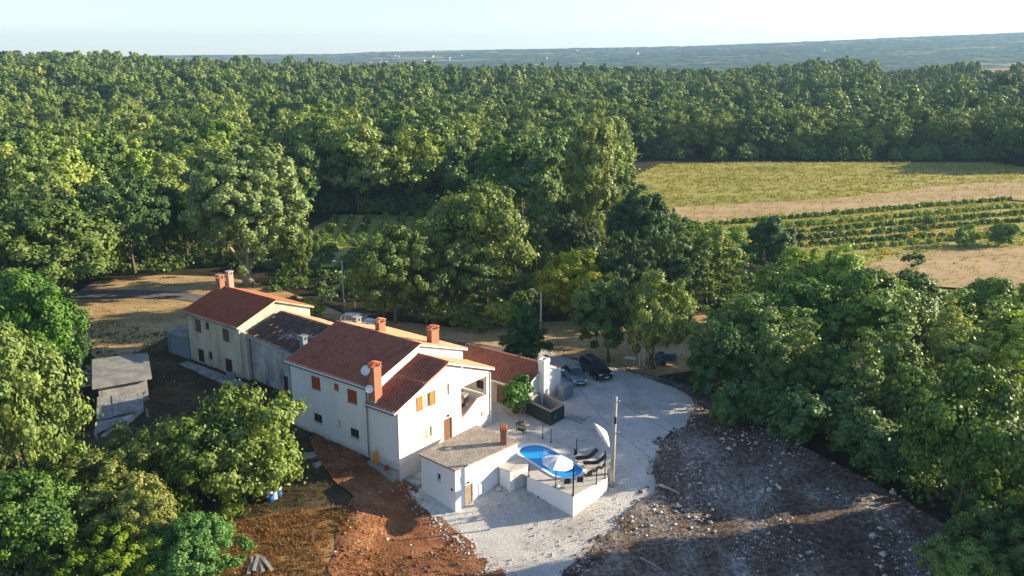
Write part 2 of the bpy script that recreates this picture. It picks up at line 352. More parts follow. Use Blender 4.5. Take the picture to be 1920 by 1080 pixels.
# ------------------------------------------------------------------ ground sheets
def axis(lim):
    out = [0.0]
    while out[-1] < lim:
        a = out[-1]; out.append(a + (2 if a < 130 else 8 if a < 520 else 60 if a < 3000 else 250))
    return out
def grid_obj(name, xs, ys, fn, m):
    X, Y = np.meshgrid(xs, ys); Z = fn(X, Y); v = np.stack([X, Y, Z], -1).reshape(-1, 3)
    nx, ny = len(xs), len(ys); i = np.arange(nx * ny).reshape(ny, nx)
    f = np.stack([i[:-1, :-1], i[:-1, 1:], i[1:, 1:], i[1:, :-1]], -1).reshape(-1, 4)
    o = bpy.data.objects.new(name, np_mesh(name, v, f, m, smooth=True)); COL.objects.link(o); o['kind'] = 'structure'; return o
ax = np.array(axis(6000)); xs = np.concatenate([-ax[:0:-1], ax])
ys = np.concatenate([np.arange(-3000, -60, 120), np.arange(-60, 150, 2), np.arange(150, 720, 6), np.arange(720, 1320, 30)])
grid_obj('ground', xs, ys, ter, M['ground'])
hy = [1300.0]
while hy[-1] < 7000: hy.append(hy[-1] + (17 if hy[-1] < 4700 else 120))
hx = np.concatenate([np.arange(-9000, -3000, 150), np.arange(-3000, 3600, 20), np.arange(3600, 9000, 150)])
grid_obj('hills', hx, np.array(hy), hill, M['hill'])

def wobble(poly, step=1.2, amp=.35, seed=1):
    out = []; n = len(poly)
    for i in range(n):
        a, b = poly[i], poly[(i + 1) % n]; L = math.dist(a, b); k = max(1, int(L / step))
        for j in range(k):
            t = j / k; x = a[0] + (b[0] - a[0]) * t; y = a[1] + (b[1] - a[1]) * t
            x += (fbm(x, y, step * 2.2, seed) - .5) * 2 * amp; y += (fbm(x, y, step * 2.2, seed + 50) - .5) * 2 * amp
            out.append((float(x), float(y)))
    return out
def inside(poly, X, Y):
    X = np.asarray(X); Y = np.asarray(Y); r = np.zeros(X.shape, bool); n = len(poly)
    for i in range(n):
        x1, y1 = poly[i]; x2, y2 = poly[(i + 1) % n]
        if y1 == y2: continue
        c = ((y1 > Y) != (y2 > Y)) & (X < (x2 - x1) * (Y - y1) / (y2 - y1) + x1); r ^= c
    return r
def sheet(name, poly, m, off=.03, step=1.0, amp=.35, wstep=1.2, rough=0.0, rs=1.0, seed=1, zfn=None, zconst=None):
    poly = wobble(poly, wstep, amp, seed) if amp else poly
    P = np.array(poly); x0, y0 = P.min(0); x1, y1 = P.max(0)
    gx, gy = np.meshgrid(np.arange(x0, x1, step), np.arange(y0, y1, step)); gx = gx + rng.uniform(-.2, .2, gx.shape) * step; gy = gy + rng.uniform(-.2, .2, gy.shape) * step
    k = inside(poly, gx, gy); pts = list(poly) + list(zip(gx[k].tolist(), gy[k].tolist()))
    v, e, f, _, _, _ = delaunay_2d_cdt([Vector(p) for p in pts], [], [list(range(len(poly)))], 1, 1e-4)
    A = np.array([(p.x, p.y) for p in v]); Z = ter(A[:, 0], A[:, 1]) + off
    if zconst is not None: Z = np.full(len(A), zconst)
    if rough:
        d = (fbm(A[:, 0], A[:, 1], rs, seed + 5) ** 1.2) * rough
        Z = Z + d
    me = bpy.data.meshes.new(name); me.from_pydata(np.column_stack([A, Z]).tolist(), [], [list(q) for q in f]); me.materials.append(m)
    me.polygons.foreach_set('use_smooth', [True] * len(me.polygons)); me.update()
    o = bpy.data.objects.new(name, me); COL.objects.link(o); o['kind'] = 'structure'; return poly
def GP(pts): return [G(*q) for q in pts]
P_yard = GP([(135, 590), (130, 700), (140, 850), (430, 1000), (700, 1000), (760, 905), (640, 800), (560, 760), (450, 640), (300, 620)])
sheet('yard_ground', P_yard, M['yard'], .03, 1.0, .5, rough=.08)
P_dry = GP([(125, 560), (180, 528), (300, 517), (420, 520), (520, 540), (640, 590), (850, 615), (1000, 606), (1180, 600), (1340, 585), (1350, 640), (1330, 690), (1230, 705), (1150, 690), (1080, 672), (1000, 668), (860, 690), (600, 650), (440, 610), (330, 625), (250, 665), (170, 700), (120, 640)])
sheet('dry_grass_ground', P_dry, M['dry_grass'], .05, 1.2, .6, 2, rough=.06)
P_straw = GP([(425, 985), (520, 965), (640, 950), (700, 975), (760, 1000), (800, 1330), (300, 1330), (390, 1040)])
P_red = GP([(578, 808), (640, 838), (700, 868), (765, 890), (785, 925), (825, 968), (890, 1028), (1000, 1130), (1040, 1330), (720, 1330), (620, 1060), (640, 975), (660, 930), (600, 870)])
sheet('straw_ground', P_straw, M['straw'], .05, .6, .4, rough=.12, rs=1.2)
sheet('red_soil', P_red, M['red_soil'], .08, .45, .45, .8, rough=.22, rs=1.4)
P_rub = GP([(1160, 690), (1200, 702), (1262, 720), (1330, 735), (1500, 838), (1680, 930), (1790, 1000), (1860, 1110), (1900, 1330), (1000, 1330), (1035, 1110), (1056, 1070), (1136, 1010), (1176, 963), (1228, 930), (1224, 885), (1236, 832), (1281, 800), (1302, 765), (1297, 748), (1260, 728), (1190, 706)])
sheet('rubble_ground', P_rub, M['rubble'], .03, .6, .25, rough=.42, rs=2.2)
P_grav = GP([(748, 878), (758, 914), (800, 962), (862, 1022), (915, 1080), (950, 1115), (1040, 1115), (1060, 1072), (1140, 1012), (1180, 965), (1232, 930), (1228, 885), (1240, 832), (1285, 800), (1306, 765), (1300, 745), (1262, 724), (1200, 705), (1150, 692), (1060, 672), (1015, 655), (1000, 668), (930, 700), (900, 760), (850, 840)])
sheet('gravel_drive', P_grav, M['gravel'], .12, .6, .40, .7, rough=.08, rs=.8, seed=4)
P_road = GP([(120, 548), (230, 545), (330, 548), (420, 560), (560, 590), (690, 612), (850, 640), (960, 655), (1020, 668), (1000, 676), (850, 655), (690, 626), (560, 603), (420, 575), (330, 562), (230, 560), (120, 562)])
sheet('lane', P_road, M['asphalt'], .14, 1.0, .25, 2)
# field on the right
P_field = GP([(1172, 338), (1235, 309), (1400, 306), (1860, 306), (1940, 318), (2010, 330), (2080, 540), (1900, 560), (1740, 552), (1600, 525), (1480, 480), (1380, 450), (1255, 412), (1200, 372)])
sheet('meadow', P_field, M['field'], .10, 4, 1.0, 6, rough=.25, rs=5)
sheet('bare_strip', GP([(1262, 392), (1400, 386), (1500, 380), (1640, 368), (1760, 352), (1860, 345), (2000, 345), (2000, 385), (1890, 378), (1760, 383), (1640, 393), (1500, 408), (1340, 424), (1264, 414)]), M['bare'], .42, 2.0, .8, 4, seed=3, rough=.1)
sheet('bare_field', GP([(1600, 508), (1700, 480), (1770, 476), (1860, 470), (2000, 462), (2040, 535), (1900, 548), (1800, 545), (1730, 540), (1640, 522)]), M['bare'], .42, 2.0, .9, 4, seed=8, rough=.1)
sheet('ridge_field', GP([(1840, 147), (1850, 122), (1935, 114), (1960, 135), (1900, 136)]), M['bare'], .9, 6, 1, 8, seed=9)
P_vine = GP([(560, 470), (590, 425), (640, 405), (830, 408), (830, 440), (700, 500), (590, 505)])
sheet('hillside_plot', P_vine, M['field'], .10, 2.5, .8, 4, seed=10, rough=.2)
# ------------------------------------------------------------------ buildings
TH = R_(-37.5)
class Fr:                                  # plan frame: a runs along the long walls, b away from the camera
    def __init__(s, O, th=TH): s.O = O; s.th = th; s.u = (math.cos(th), math.sin(th)); s.v = (-s.u[1], s.u[0])
    def l(s, P): d = (P[0] - s.O[0], P[1] - s.O[1]); return (d[0] * s.u[0] + d[1] * s.u[1], d[0] * s.v[0] + d[1] * s.v[1])
    def w(s, a, b): return (s.O[0] + a * s.u[0] + b * s.v[0], s.O[1] + a * s.u[1] + b * s.v[1])
def wall(mb, fn, outline, holes, depth, fin):
    """wall face with real openings: fn maps (a,z,d) to local 3D, d = depth into the wall"""
    pts = [Vector(p) for p in outline]; faces = [list(range(len(pts)))]
    for h in holes: k = len(pts); pts += [Vector(p) for p in h]; faces.append(list(range(k, k + len(h))))
    v, e, f, _, _, of = delaunay_2d_cdt(pts, [], faces, 1, 1e-5)
    tris = []
    for t in f:
        cx = sum(v[i].x for i in t) / len(t); cz = sum(v[i].y for i in t) / len(t)
        if any(bool(inside(h, np.array([cx]), np.array([cz]))[0]) for h in holes): continue
        tris.append(tuple(t))
    mb.add([fn(p.x, p.y, 0) for p in v], tris)
    for h in holes:
        n = len(h)
        for i in range(n):
            a, b = h[i], h[(i + 1) % n]
            mb.quad(fn(a[0], a[1], 0), fn(b[0], b[1], 0), fn(b[0], b[1], depth), fn(a[0], a[1], depth))
def rect(a0, a1, z0, z1): return [(a0, z0), (a1, z0), (a1, z1), (a0, z1)]
def fbox(fn, a0, a1, z0, z1, d0, d1):
    mb = MB(); c = [(a0, z0), (a1, z0), (a1, z1), (a0, z1)]
    mb.add([fn(a, z, d0) for a, z in c] + [fn(a, z, d1) for a, z in c], [(0, 1, 2, 3), (7, 6, 5, 4), (0, 4, 5, 1), (1, 5, 6, 2), (2, 6, 7, 3), (3, 7, 4, 0)], random.random()); return mb
def fbx(mb, fn, *a): q = fbox(fn, *a); return mb.add(q.v, q.f)
def frame_mb(fn, a0, a1, z0, z1, w, d0, d1, mull=0, bar=0):
    mb = MB(); fbx(mb, fn, a0, a0 + w, z0, z1, d0, d1); fbx(mb, fn, a1 - w, a1, z0, z1, d0, d1)
    fbx(mb, fn, a0 + w, a1 - w, z0, z0 + w, d0, d1); fbx(mb, fn, a0 + w, a1 - w, z1 - w, z1, d0, d1)
    for i in range(mull): c = a0 + (a1 - a0) * (i + 1) / (mull + 1); fbx(mb, fn, c - w * .5, c + w * .5, z0 + w, z1 - w, d0 - .005, d1 + .005)
    if bar: c = z0 + (z1 - z0) * .62; fbx(mb, fn, a0 + w, a1 - w, c - w * .35, c + w * .35, d0 + .004, d1 - .004)
    return mb
def shutter_leaf(fn, parent, a0, a1, z0, z1, d, m, th=.045):
    mb = MB(); w = .06
    for (x0, x1, y0, y1) in ((a0, a0 + w, z0, z1), (a1 - w, a1, z0, z1), (a0 + w, a1 - w, z0, z0 + w), (a0 + w, a1 - w, z1 - w, z1), (a0 + w, a1 - w, (z0 + z1) / 2 - w / 2, (z0 + z1) / 2 + w / 2)):
        fbx(mb, fn, x0, x1, y0, y1, d, d + th)
    n = int((z1 - z0) / .075)
    for i in range(n):
        y = z0 + w + (z1 - z0 - 2 * w) * i / n; fbx(mb, fn, a0 + w, a1 - w, y, y + .05, d + .012 + .003 * (i % 2), d + th - .006)
    return mb.build('shutter', m, parent)
def window(house, fn, a0, a1, z0, z1, kind, frame='frame_w', sill=True, shut='shutter', mull=1, bar=0, depth=.14):
    fr = frame_mb(fn, a0, a1, z0, z1, .055, depth - .05, depth, mull, bar).build('window', M[frame], house)
    if kind == 'closed':
        c = (a0 + a1) / 2
        if a1 - a0 > .8:
            shutter_leaf(fn, fr, a0 + .01, c - .008, z0 + .01, z1 - .01, .01, M[shut]); shutter_leaf(fn, fr, c + .008, a1 - .01, z0 + .01, z1 - .01, .01, M[shut])
        else: shutter_leaf(fn, fr, a0 + .01, a1 - .01, z0 + .01, z1 - .01, .01, M[shut])
    fbox(fn, a0, a1, z0, z1, depth - .022, depth - .012).build('pane', M['glass'], fr)
    if kind == 'curtain': fbox(fn, a0 + .06, a1 - .06, z0 + .06, z1 - .06, depth - .035, depth - .028).build('curtain', M['curtain'], fr)
    if sill: fbox(fn, a0 - .08, a1 + .08, z0 - .07, z0 - .003, -.06, .10).build('sill', M['terrace'], fr)
    return fr
def roof_tiles(parent, m, A, B, C_, D, sp=.24, row=.40, amp=.045, wild=0.0, seed=0, name='roof_tiles', label=None):
    """A,B eave left/right, C_,D ridge right/left, in the parent's frame; real rounded tile rows"""
    r = np.random.default_rng(seed); A, B, C_, D = [np.array(p, float) for p in (A, B, C_, D)]
    nc = max(2, int(np.linalg.norm(B - A) / sp)); nr = max(2, int(np.linalg.norm(D - A) / row))
    N = np.cross(B - A, D - A); N /= np.linalg.norm(N)
    if N[2] < 0: N = -N
    prof = [(0, 0), (.12, .75), (.3, 1), (.5, .75), (.62, 0), (.8, -.25)]
    s = np.array([(c + p[0]) / nc for c in range(nc) for p in prof] + [1.0]); h = np.array([p[1] for c in range(nc) for p in prof] + [0.0]) * amp
    colid = np.array([c for c in range(nc) for p in prof])
    rows = []; wob = r.normal(0, wild, (nr, nc))
    wobs = np.concatenate([np.repeat(wob, len(prof), 1), wob[:, -1:]], 1)
    for j in range(nr):
        for t, ex in ((j / nr, .035), ((j + 1) / nr, .0)):
            tt = t
            base = A + (B - A) * s[:, None]; top = D + (C_ - D) * s[:, None]
            rows.append(base + (top - base) * tt + N * (h + ex + .02 + wobs[j] * (1 if ex else .4))[:, None])
    V = np.concatenate(rows); n = len(s); i = np.arange(2 * nr * n).reshape(2 * nr, n)
    f = np.stack([i[:-1, :-1], i[:-1, 1:], i[1:, 1:], i[1:, :-1]], -1)
    tint = r.random((nr, nc)); tint = np.clip(tint, 0, 1); T = np.repeat(tint, len(prof), 1)[:, :n - 1]; T2 = np.empty((2 * nr - 1, n - 1))
    T2[0::2] = T; T2[1::2] = T[1:]
    vl = np.tile(np.array([p[0] > .55 for p in prof]), nc)[:n - 1]; T2 = .1 + .9 * T2; T2[:, vl] = 0          # shade between the tile rolls is painted into the channel tint
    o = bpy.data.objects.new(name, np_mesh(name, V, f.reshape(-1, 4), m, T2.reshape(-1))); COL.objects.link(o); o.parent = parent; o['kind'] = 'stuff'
    if label: o['label'] = label
    return o
def slab_between(mb, A, B, C_, D, th=.14):
    A, B, C_, D = [Vector(p) for p in (A, B, C_, D)]; dz = Vector((0, 0, th))
    mb.add([A - dz, B - dz, C_ - dz, D - dz, A, B, C_, D], [(0, 3, 2, 1), (4, 5, 6, 7), (0, 1, 5, 4), (1, 2, 6, 5), (2, 3, 7, 6), (3, 0, 4, 7)]); return mb
def ridge_caps(parent, A, B, m, r=.11, step=.42):
    A = Vector(A); B = Vector(B); n = int((B - A).length / step); mb = MB(); d = (B - A) / n; s = Vector((0, 0, 1)).cross(d).normalized()
    for i in range(n):
        p = A + d * i; q = p + d * 1.06; vs = []
        for base, rr in ((p, r * 1.12), (q, r * .95)):
            for k in range(6):
                t = math.pi * k / 5; vs.append(base + s * math.cos(t) * rr * 1.2 + Vector((0, 0, math.sin(t) * rr + .03)))
        mb.add(vs, [(k, k + 1, 7 + k, 6 + k) for k in range(5)], random.random())
    return mb.build('ridge_tiles', m, parent, kind='stuff')
def chimney(parent, a, b, z0, z1, sa, sb, m, capm=None, style='tiled', label=None, plinth=True):
    o = box(a - sa / 2, a + sa / 2, b - sb / 2, b + sb / 2, z0, z1 - .42).build('chimney', M[m], parent)
    if label: o['label'] = label
    if style == 'tiled':
        mb = box(a - sa / 2 - .05, a + sa / 2 + .05, b - sb / 2 - .05, b + sb / 2 + .05, z1 - .42, z1 - .34)
        n = 3
        for i in range(n):
            x = a - sa / 2 + .05 + (sa - .1) * i / (n - 1)
            for y in (b - sb / 2 + .05, b + sb / 2 - .05): mb.box(x - .05, x + .05, y - .06, y + .06, z1 - .34, z1 - .14)
        mb.build('chimney_vents', M[m], o, kind='stuff')
        tb = MB(); n = max(3, int(sa / .17)) 
        for i in range(n):
            x = a - sa / 2 - .04 + (sa + .08) * (i + .5) / n
            for sg in (-1, 1):
                vs = []
                for yy, zz in ((b + sg * (sb / 2 + .12), z1 - .16), (b, z1 - .0)):
                    for k in range(5):
                        t = math.pi * k / 4; vs.append((x + math.cos(t) * .085, yy, zz + math.sin(t) * .075))
                tb.add(vs, [(k, k + 1, 6 + k, 5 + k) for k in range(4)] + [(0, 4, 9, 5)], random.random())
        tb.build('chimney_cap', M[capm or 'tile_o'], o)
    elif style == 'flat':
        mb = MB(); 
        for x in (a - sa / 2 + .07, a + sa / 2 - .07):
            for y in (b - sb / 2 + .07, b + sb / 2 - .07): mb.box(x - .06, x + .06, y - .06, y + .06, z1 - .42, z1 - .12)
        mb.build('chimney_vents', M[m], o, kind='stuff')
        box(a - sa / 2 - .06, a + sa / 2 + .06, b - sb / 2 - .06, b + sb / 2 + .06, z1 - .12, z1).build('chimney_cap', M[capm or m], o)
    elif style == 'open':
        mb = MB(); x0, x1, y0, y1 = a - sa / 2 - .05, a + sa / 2 + .05, b - sb / 2 - .05, b + sb / 2 + .05
        mb.box(x0, x1, y0, y0 + .16, z1 - .42, z1); mb.box(x0, x1, y1 - .16, y1, z1 - .42, z1); mb.box(x0, x0 + .16, y0 + .16, y1 - .16, z1 - .42, z1); mb.box(x1 - .16, x1, y0 + .16, y1 - .16, z1 - .42, z1)
        mb.build('chimney_cap', M[capm or m], o)
    return o

# ---- the white farmhouse
B0 = W(750, 885, .1); HF = Fr(B0)
H = thing('farmhouse', (*B0, 0), TH, 'long white two-storey farmhouse with brown tiled roofs, rust-red shutters and brick chimneys', 'house')
fV = lambda b0: (lambda a, z, d: (a, b0 + d, z))           # wall facing the camera's left
fU = lambda a0: (lambda b, z, d: (a0 - d, b, z))           # wall facing right, to the pool
BW = 11.55; RB = 5.75
wm = MB()
holes1 = [rect(-10.45, -9.3, 4.83, 6.02), rect(-7.5, -6.93, 5.4, 6.0), rect(-5.88, -4.72, 4.72, 5.92), rect(-10.45, -9.35, 1.72, 2.56), rect(-7.36, -6.92, 2.15, 2.74), rect(-5.78, -4.7, 1.6, 2.44)]
wall(wm, fV(0), [(-13.2, -1.5), (-3.3, -1.5), (-3.3, 6.6), (-13.2, 6.6)], holes1, .14, None)
wm.build('long_wall', M['white'], H)
we = MB(); wall(we, fV(0.003), [(-3.3, -1.5), (0, -1.5), (0, 5.35), (-3.3, 5.35)], [], .1, None); we.build('extension_side_wall', M['white'], H)
g = MB()
gable_holes = [rect(2.8, 3.72, 4.66, 5.80), rect(5.35, 6.15, 4.86, 5.84), rect(2.68, 3.88, 1.9, 2.78), rect(5.35, 6.42, .45, 2.74), [(7.64, 1.95), (9.8, 3.2), (11.15, 3.2), (11.15, 4.98), (7.64, 4.98)]]
wall(g, fU(0), [(0, -1.5), (BW, -1.5), (BW, 5.35), (RB, 7.6), (0, 5.35)], gable_holes, .14, None)
g.build('gable_wall', M['white'], H)
gm = MB(); gm.add([(-3.12, 0, 5.3), (-3.12, 0, 6.62), (-3.12, RB, 8.6), (-3.12, BW, 6.62), (-3.12, BW, 5.3), (-3.12, 7.6, 0), (-3.12, BW, 0), (-3.12, 7.6, 5.3)], [(0, 4, 3, 2, 1), (5, 6, 4, 7)])
gm.build('upper_gable_wall', M['white2'], H)
bk = MB(); bk.quad((-13.2, BW, -1), (-3.12, BW, -1), (-3.12, BW, 6.6), (-13.2, BW, 6.6)); bk.quad((-13.2, 0, -1), (-13.2, BW, -1), (-13.2, BW, 6.6), (-13.2, 0, 6.6)); bk.add([(-13.2, 0, 6.6), (-13.2, RB, 8.6), (-13.2, BW, 6.6)], [(0, 1, 2)])
bk.quad((-3.12, BW, -1), (0, BW, -1), (0, BW, 3.0), (-3.12, BW, 3.0)); bk.build('rear_wall', M['white2'], H)
# porch: floor, parapet, steps, column, inner walls
box(-3.1, -.15, 7.75, BW - .15, 2.02, 2.2).build('porch_floor', M['bounce_wall'], H)
box(-3.1, -.16, 7.5, 7.62, .2, 5.3).build('porch_inner_wall', M['bounce_wall'], H)
box(-3.05, 0, BW - .15, BW + .004, 2.9, 3.04).build('porch_parapet', M['white2'], H)
st = MB()
for i in range(7): st.box(-1.35, -.15, 7.75 + i * .29, 8.04 + i * .29, .6, 1.0 + i * .17)
st.build('porch_steps', M['terracotta'], H)
box(-1.45, -1.38, 7.75, 9.8, 2.2, 3.0).build('stair_rail', M['brownwood'], H)
box(-.34, -.005, BW - .40, BW - .07, 3.2, 5.32).build('porch_column', M['white2'], H)
box(-2.6, -1.9, 10.2, 10.9, 2.2, 2.95, taper=.03).build('porch_table', M['slab'], H)
MB().tube([(.07, BW + .05, 5.2), (.07, BW + .05, 0.1)], .055).build('downpipe', M['whitep'], H)
# roofs
def roof(name, panels, m, parent, th=.16, drop=0.0, edge='white2', sp=.24, row=.40, amp=.075, wild=0.006, seed=1, label=None):
    mb = MB()
    for q in panels: slab_between(mb, *[(p[0], p[1], p[2] - drop) for p in q], th=th)
    r = mb.build(name, M[edge], parent)
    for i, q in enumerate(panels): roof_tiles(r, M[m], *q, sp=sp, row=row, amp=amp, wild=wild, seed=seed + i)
    return r
r1 = roof('roof', [((-13.5, -.38, 6.74), (-2.85, -.38, 6.74), (-2.85, RB - .01, 8.85), (-13.5, RB - .01, 8.85))], 'tile', H, sp=.29, seed=3)
ridge_caps(r1, (-13.5, RB, 8.86), (-2.85, RB, 8.86), M['tile'])
r1b = roof('roof', [((-2.85, 11.95, 6.74), (-13.5, 11.95, 6.74), (-13.5, RB + .01, 8.85), (-2.85, RB + .01, 8.85))], 'tile_f', H, sp=.22, seed=5)
EZ = 5.46
def ez(b): return EZ + (b + .65) * (7.78 - EZ) / (RB + .65)
r2 = roof('roof', [((-3.1, -.65, EZ), (.28, -.65, EZ), (.28, 3.0, ez(3.0)), (-3.1, 3.0, ez(3.0)))], 'tile', H, sp=.29, seed=7)
r2b = roof('roof', [((-3.1, 2.85, ez(2.85) + .13), (.28, 2.85, ez(2.85) + .13), (.28, RB - .01, 7.88), (-3.1, RB - .01, 7.88))], 'tile', H, sp=.29, seed=8, edge='tile')
ridge_caps(r2b, (-3.1, RB, 7.9), (.28, RB, 7.9), M['tile'])
r2c = roof('roof', [((.28, 12.0, EZ + .05), (-3.1, 12.0, EZ + .05), (-3.1, RB + .01, 7.88), (.28, RB + .01, 7.88))], 'tile_f', H, sp=.24, seed=9)
# gutters and downpipe
gt = MB()
def gutter(mb, A, B, r=.075):
    A = Vector(A); B = Vector(B); s = Vector((0, 1, 0)); vs = []
    for p in (A, B):
        for k in range(6): t = math.pi + math.pi * k / 5; vs.append(p + s * math.cos(t) * r + Vector((0, 0, math.sin(t) * r)))
    mb.add(vs, [(k, k + 1, 7 + k, 6 + k) for k in range(5)])
gutter(gt, (-13.5, -.47, 6.64), (-2.9, -.47, 6.64)); gutter(gt, (-3.1, -.73, 5.36), (.25, -.73, 5.36)); gt.build('gutter', M['gutter'], H)
pt = MB(); pt.tube([(-3.15, -.47, 6.56), (-3.45, -.1, 6.25), (-3.5, -.08, 5.6), (-3.5, -.08, .45)], .06)
pt.box(-3.62, -3.38, -.16, .0, 5.1, 5.35); pt.build('downpipe', M['pipe'], H)
MB().tube([(-.03, -.04, 5.2), (-.03, -.04, 2.6)], .03).build('cable_duct', M['gutter'], H)
# windows of the long wall
window(H, fV(0), -10.45, -9.3, 4.83, 6.02, 'closed'); window(H, fV(0), -7.5, -6.93, 5.4, 6.0, 'closed', mull=0); window(H, fV(0), -5.88, -4.72, 4.72, 5.92, 'closed')
window(H, fV(0), -10.45, -9.35, 1.72, 2.56, 'dark', frame='brownwood'); window(H, fV(0), -7.36, -6.92, 2.15, 2.74, 'curtain', mull=0); window(H, fV(0), -5.78, -4.7, 1.6, 2.44, 'dark', frame='brownwood')
# gable windows
w = window(H, fU(0), 2.8, 3.72, 4.66, 5.80, 'curtain', frame='shutter_o', mull=1)
shutter_leaf(fU(0), w, 2.16, 2.79, 4.60, 5.84, -.06, M['shutter_o']); shutter_leaf(fU(0), w, 3.73, 4.36, 4.60, 5.84, -.06, M['shutter_o'])
w = window(H, fU(0), 5.35, 6.15, 4.86, 5.84, 'curtain', mull=1)
w = window(H, fU(0), 2.68, 3.88, 1.9, 2.78, 'curtain', frame='shutter_o', mull=1)
d = frame_mb(fU(0), 5.35, 6.42, .45, 2.74, .09, .03, .12).build('door', M['brownwood'], H)
fbox(fU(0), 5.44, 6.33, .5, 2.65, .09, .13).build('door_leaf', M['brownwood'], d)
MB().tube([(-.085, 6.2, 1.5), (-.03, 6.2, 1.5), (-.03, 6.2, 1.62)], .018, 6).build('handle', M['steel'], d)
box(0, .14, 5.83, 5.95, 2.92, 3.1).build('wall_lamp', M['metal'], H)
box(0, .06, 10.35, 10.75, 1.35, 1.8).build('meter_box', M['greywood'], H)
# chimneys
c = chimney(H, -2.55, .12, 5.3, 8.95, .62, .8, 'brick', 'tile_o'); 
box(-2.95, -2.1, -.42, .72, 5.45, 5.75).build('chimney_flashing', M['steel'], H)
chimney(H, -8.9, 6.9, 8.2, 9.75, .55, .75, 'brick', 'tile_f'); chimney(H, -3.75, 8.3, 7.7, 9.72, .60, .95, 'brick', 'tile_o')
# plinth walk along the wall
box(-11.5, -.2, -.75, -.005, -1.2, .22).build('plinth_path', M['slab'], H)
def dish(x, y, z, r, az, label):
    t = thing('satellite_dish', (x, y, z), 0, label, 'satellite dish', 'satellite dishes on the brick chimney')
    Mx = Matrix.Rotation(az, 4, 'Z') @ Matrix.Rotation(R_(62), 4, 'X') @ Matrix.Translation((0, 0, .12))
    MB().lathe([(.001, 0), (r * .4, .02), (r * .75, .07), (r, .13), (r, .12), (r * .74, .055), (r * .4, .005), (.001, -.012)], 20, M=Mx).build('reflector', M['whitep'], t, smooth=True)
    MB().tube([Mx @ Vector((0, -r, .12)), Mx @ Vector((0, -.05, r * 1.1))], .015, 6).build('feed_arm', M['steel'], t)
    MB().tube([Mx @ Vector((0, -.05, r * 1.05)), Mx @ Vector((0, -.05, r * 1.28))], .045, 8).build('feed_horn', M['whitep'], t)
    MB().tube([(0, 0, -.5), (0, 0, .06)], .028, 6).build('mount', M['steel'], t); return t
x, y = HF.w(-3.05, -.28); dish(x, y, 8.2, .42, R_(-20), 'larger white satellite dish high on the brick chimney of the white farmhouse')
x, y = HF.w(-2.7, -.45); dish(x, y, 6.75, .33, R_(10), 'smaller white satellite dish low beside the brick chimney, above the downpipe')

# ---- gravel-roofed white shed in front of the house
sp = [W(785, 851, 2.15), W(853, 882, 2.15), W(974, 827, 2.15), W(893, 797, 2.15)]
cx = sum(p[0] for p in sp) / 4; cy = sum(p[1] for p in sp) / 4
S = thing('flat_roofed_shed', (cx, cy, 0), 0, 'low white flat-roofed shed with gravel roof and wooden door between farmhouse and pool', 'shed')
def rel(p): return (p[0] - cx, p[1] - cy)
def inset(poly, d):
    n = len(poly); out = []
    for i in range(n):
        p0, p1, p2 = Vector(poly[i - 1]), Vector(poly[i]), Vector(poly[(i + 1) % n])
        e1 = (p1 - p0).normalized(); e2 = (p2 - p1).normalized(); n1 = Vector((-e1.y, e1.x)); n2 = Vector((-e2.y, e2.x))
        b = (n1 + n2).normalized(); out.append(tuple(p1 + b * (d / max(.3, b.dot(n1)))))
    return out
rp = [rel(p) for p in sp]; ip = inset(rp, .12)
def edge_fn(a, b):
    a = Vector(a); b = Vector(b); e = (b - a).normalized(); n = Vector((-e.y, e.x))   # n points inward for CCW
    return (lambda s, z, d: (a.x + e.x * s + n.x * d, a.y + e.y * s + n.y * d, z)), (b - a).length
mbw = MB(); fns = [edge_fn(ip[i], ip[(i + 1) % 4]) for i in range(4)]
f0, L0 = fns[0]; f1, L1 = fns[1]
wn = rect(L0 * .47, L0 * .47 + .42, .55, 1.15); dr = rect(.95, 1.85, -1.55, .35)
wall(mbw, f0, rect(0, L0, -3, 2.0), [wn], .12, None); wall(mbw, f1, rect(0, L1, -3, 2.0), [dr], .12, None)
wall(mbw, fns[2][0], rect(0, fns[2][1], -3, 2.0), [], .1, None); wall(mbw, fns[3][0], rect(0, fns[3][1], -3, 2.0), [], .1, None)
mbw.build('walls', M['white2'], S)
MB().prism(rp, 2.0, 2.15).build('roof', M['shedroof'], S)
window(S, f0, wn[0][0], wn[1][0], .55, 1.15, 'dark', mull=0)
dd = frame_mb(f1, .95, 1.85, -1.55, .35, .08, .02, .12).build('door', M['greywood'], S)
for i in range(6): fbox(f1, 1.035 + i * .122, 1.035 + i * .122 + .115, -1.5, .265, .06 + .004 * (i % 2), .1).build('plank', M['wood'], dd)
MB().add(fbox(f1, 1.75, 1.82, -.7, -.6, 0, .03).v, fbox(f1, 1.75, 1.82, -.7, -.6, 0, .03).f).build('handle', M['metal'], dd)
fbox(f1, 1.25, 1.4, .5, .62, -.12, 0).build('wall_lamp', M['metal'], S)
fbox(f0, L0 - .45, L0 - .3, .2, .4, -.04, 0).build('socket_box', M['metal'], S)
q = rel(W(944, 834, 2.15)); chimney(S, q[0], q[1] + .25, 2.1, 3.75, .5, .62, 'brick', 'tile_o')
# hexagonal white annex
ap = [W(*q, .75) for q in [(934, 876), (956, 884), (991, 873), (993, 865), (973, 853), (948, 861)]]
ax_, ay_ = ap[0]
An = thing('plant_box', (ax_, ay_, 0), 0, 'small white six-sided masonry housing between the flat-roofed shed and the pool', 'pump house')
rp = [(p[0] - ax_, p[1] - ay_) for p in ap]
MB().prism(inset(rp, .08), -3, .66).build('body', M['white2'], An, bevel=.02); MB().prism(rp, .66, .75).build('cap', M['terrace'], An, bevel=.015)
f, L = edge_fn(inset(rp, .08)[1], inset(rp, .08)[2]); fbox(f, L * .25, L * .6, -1.2, .3, -.012, .01).build('door', M['white'], An)
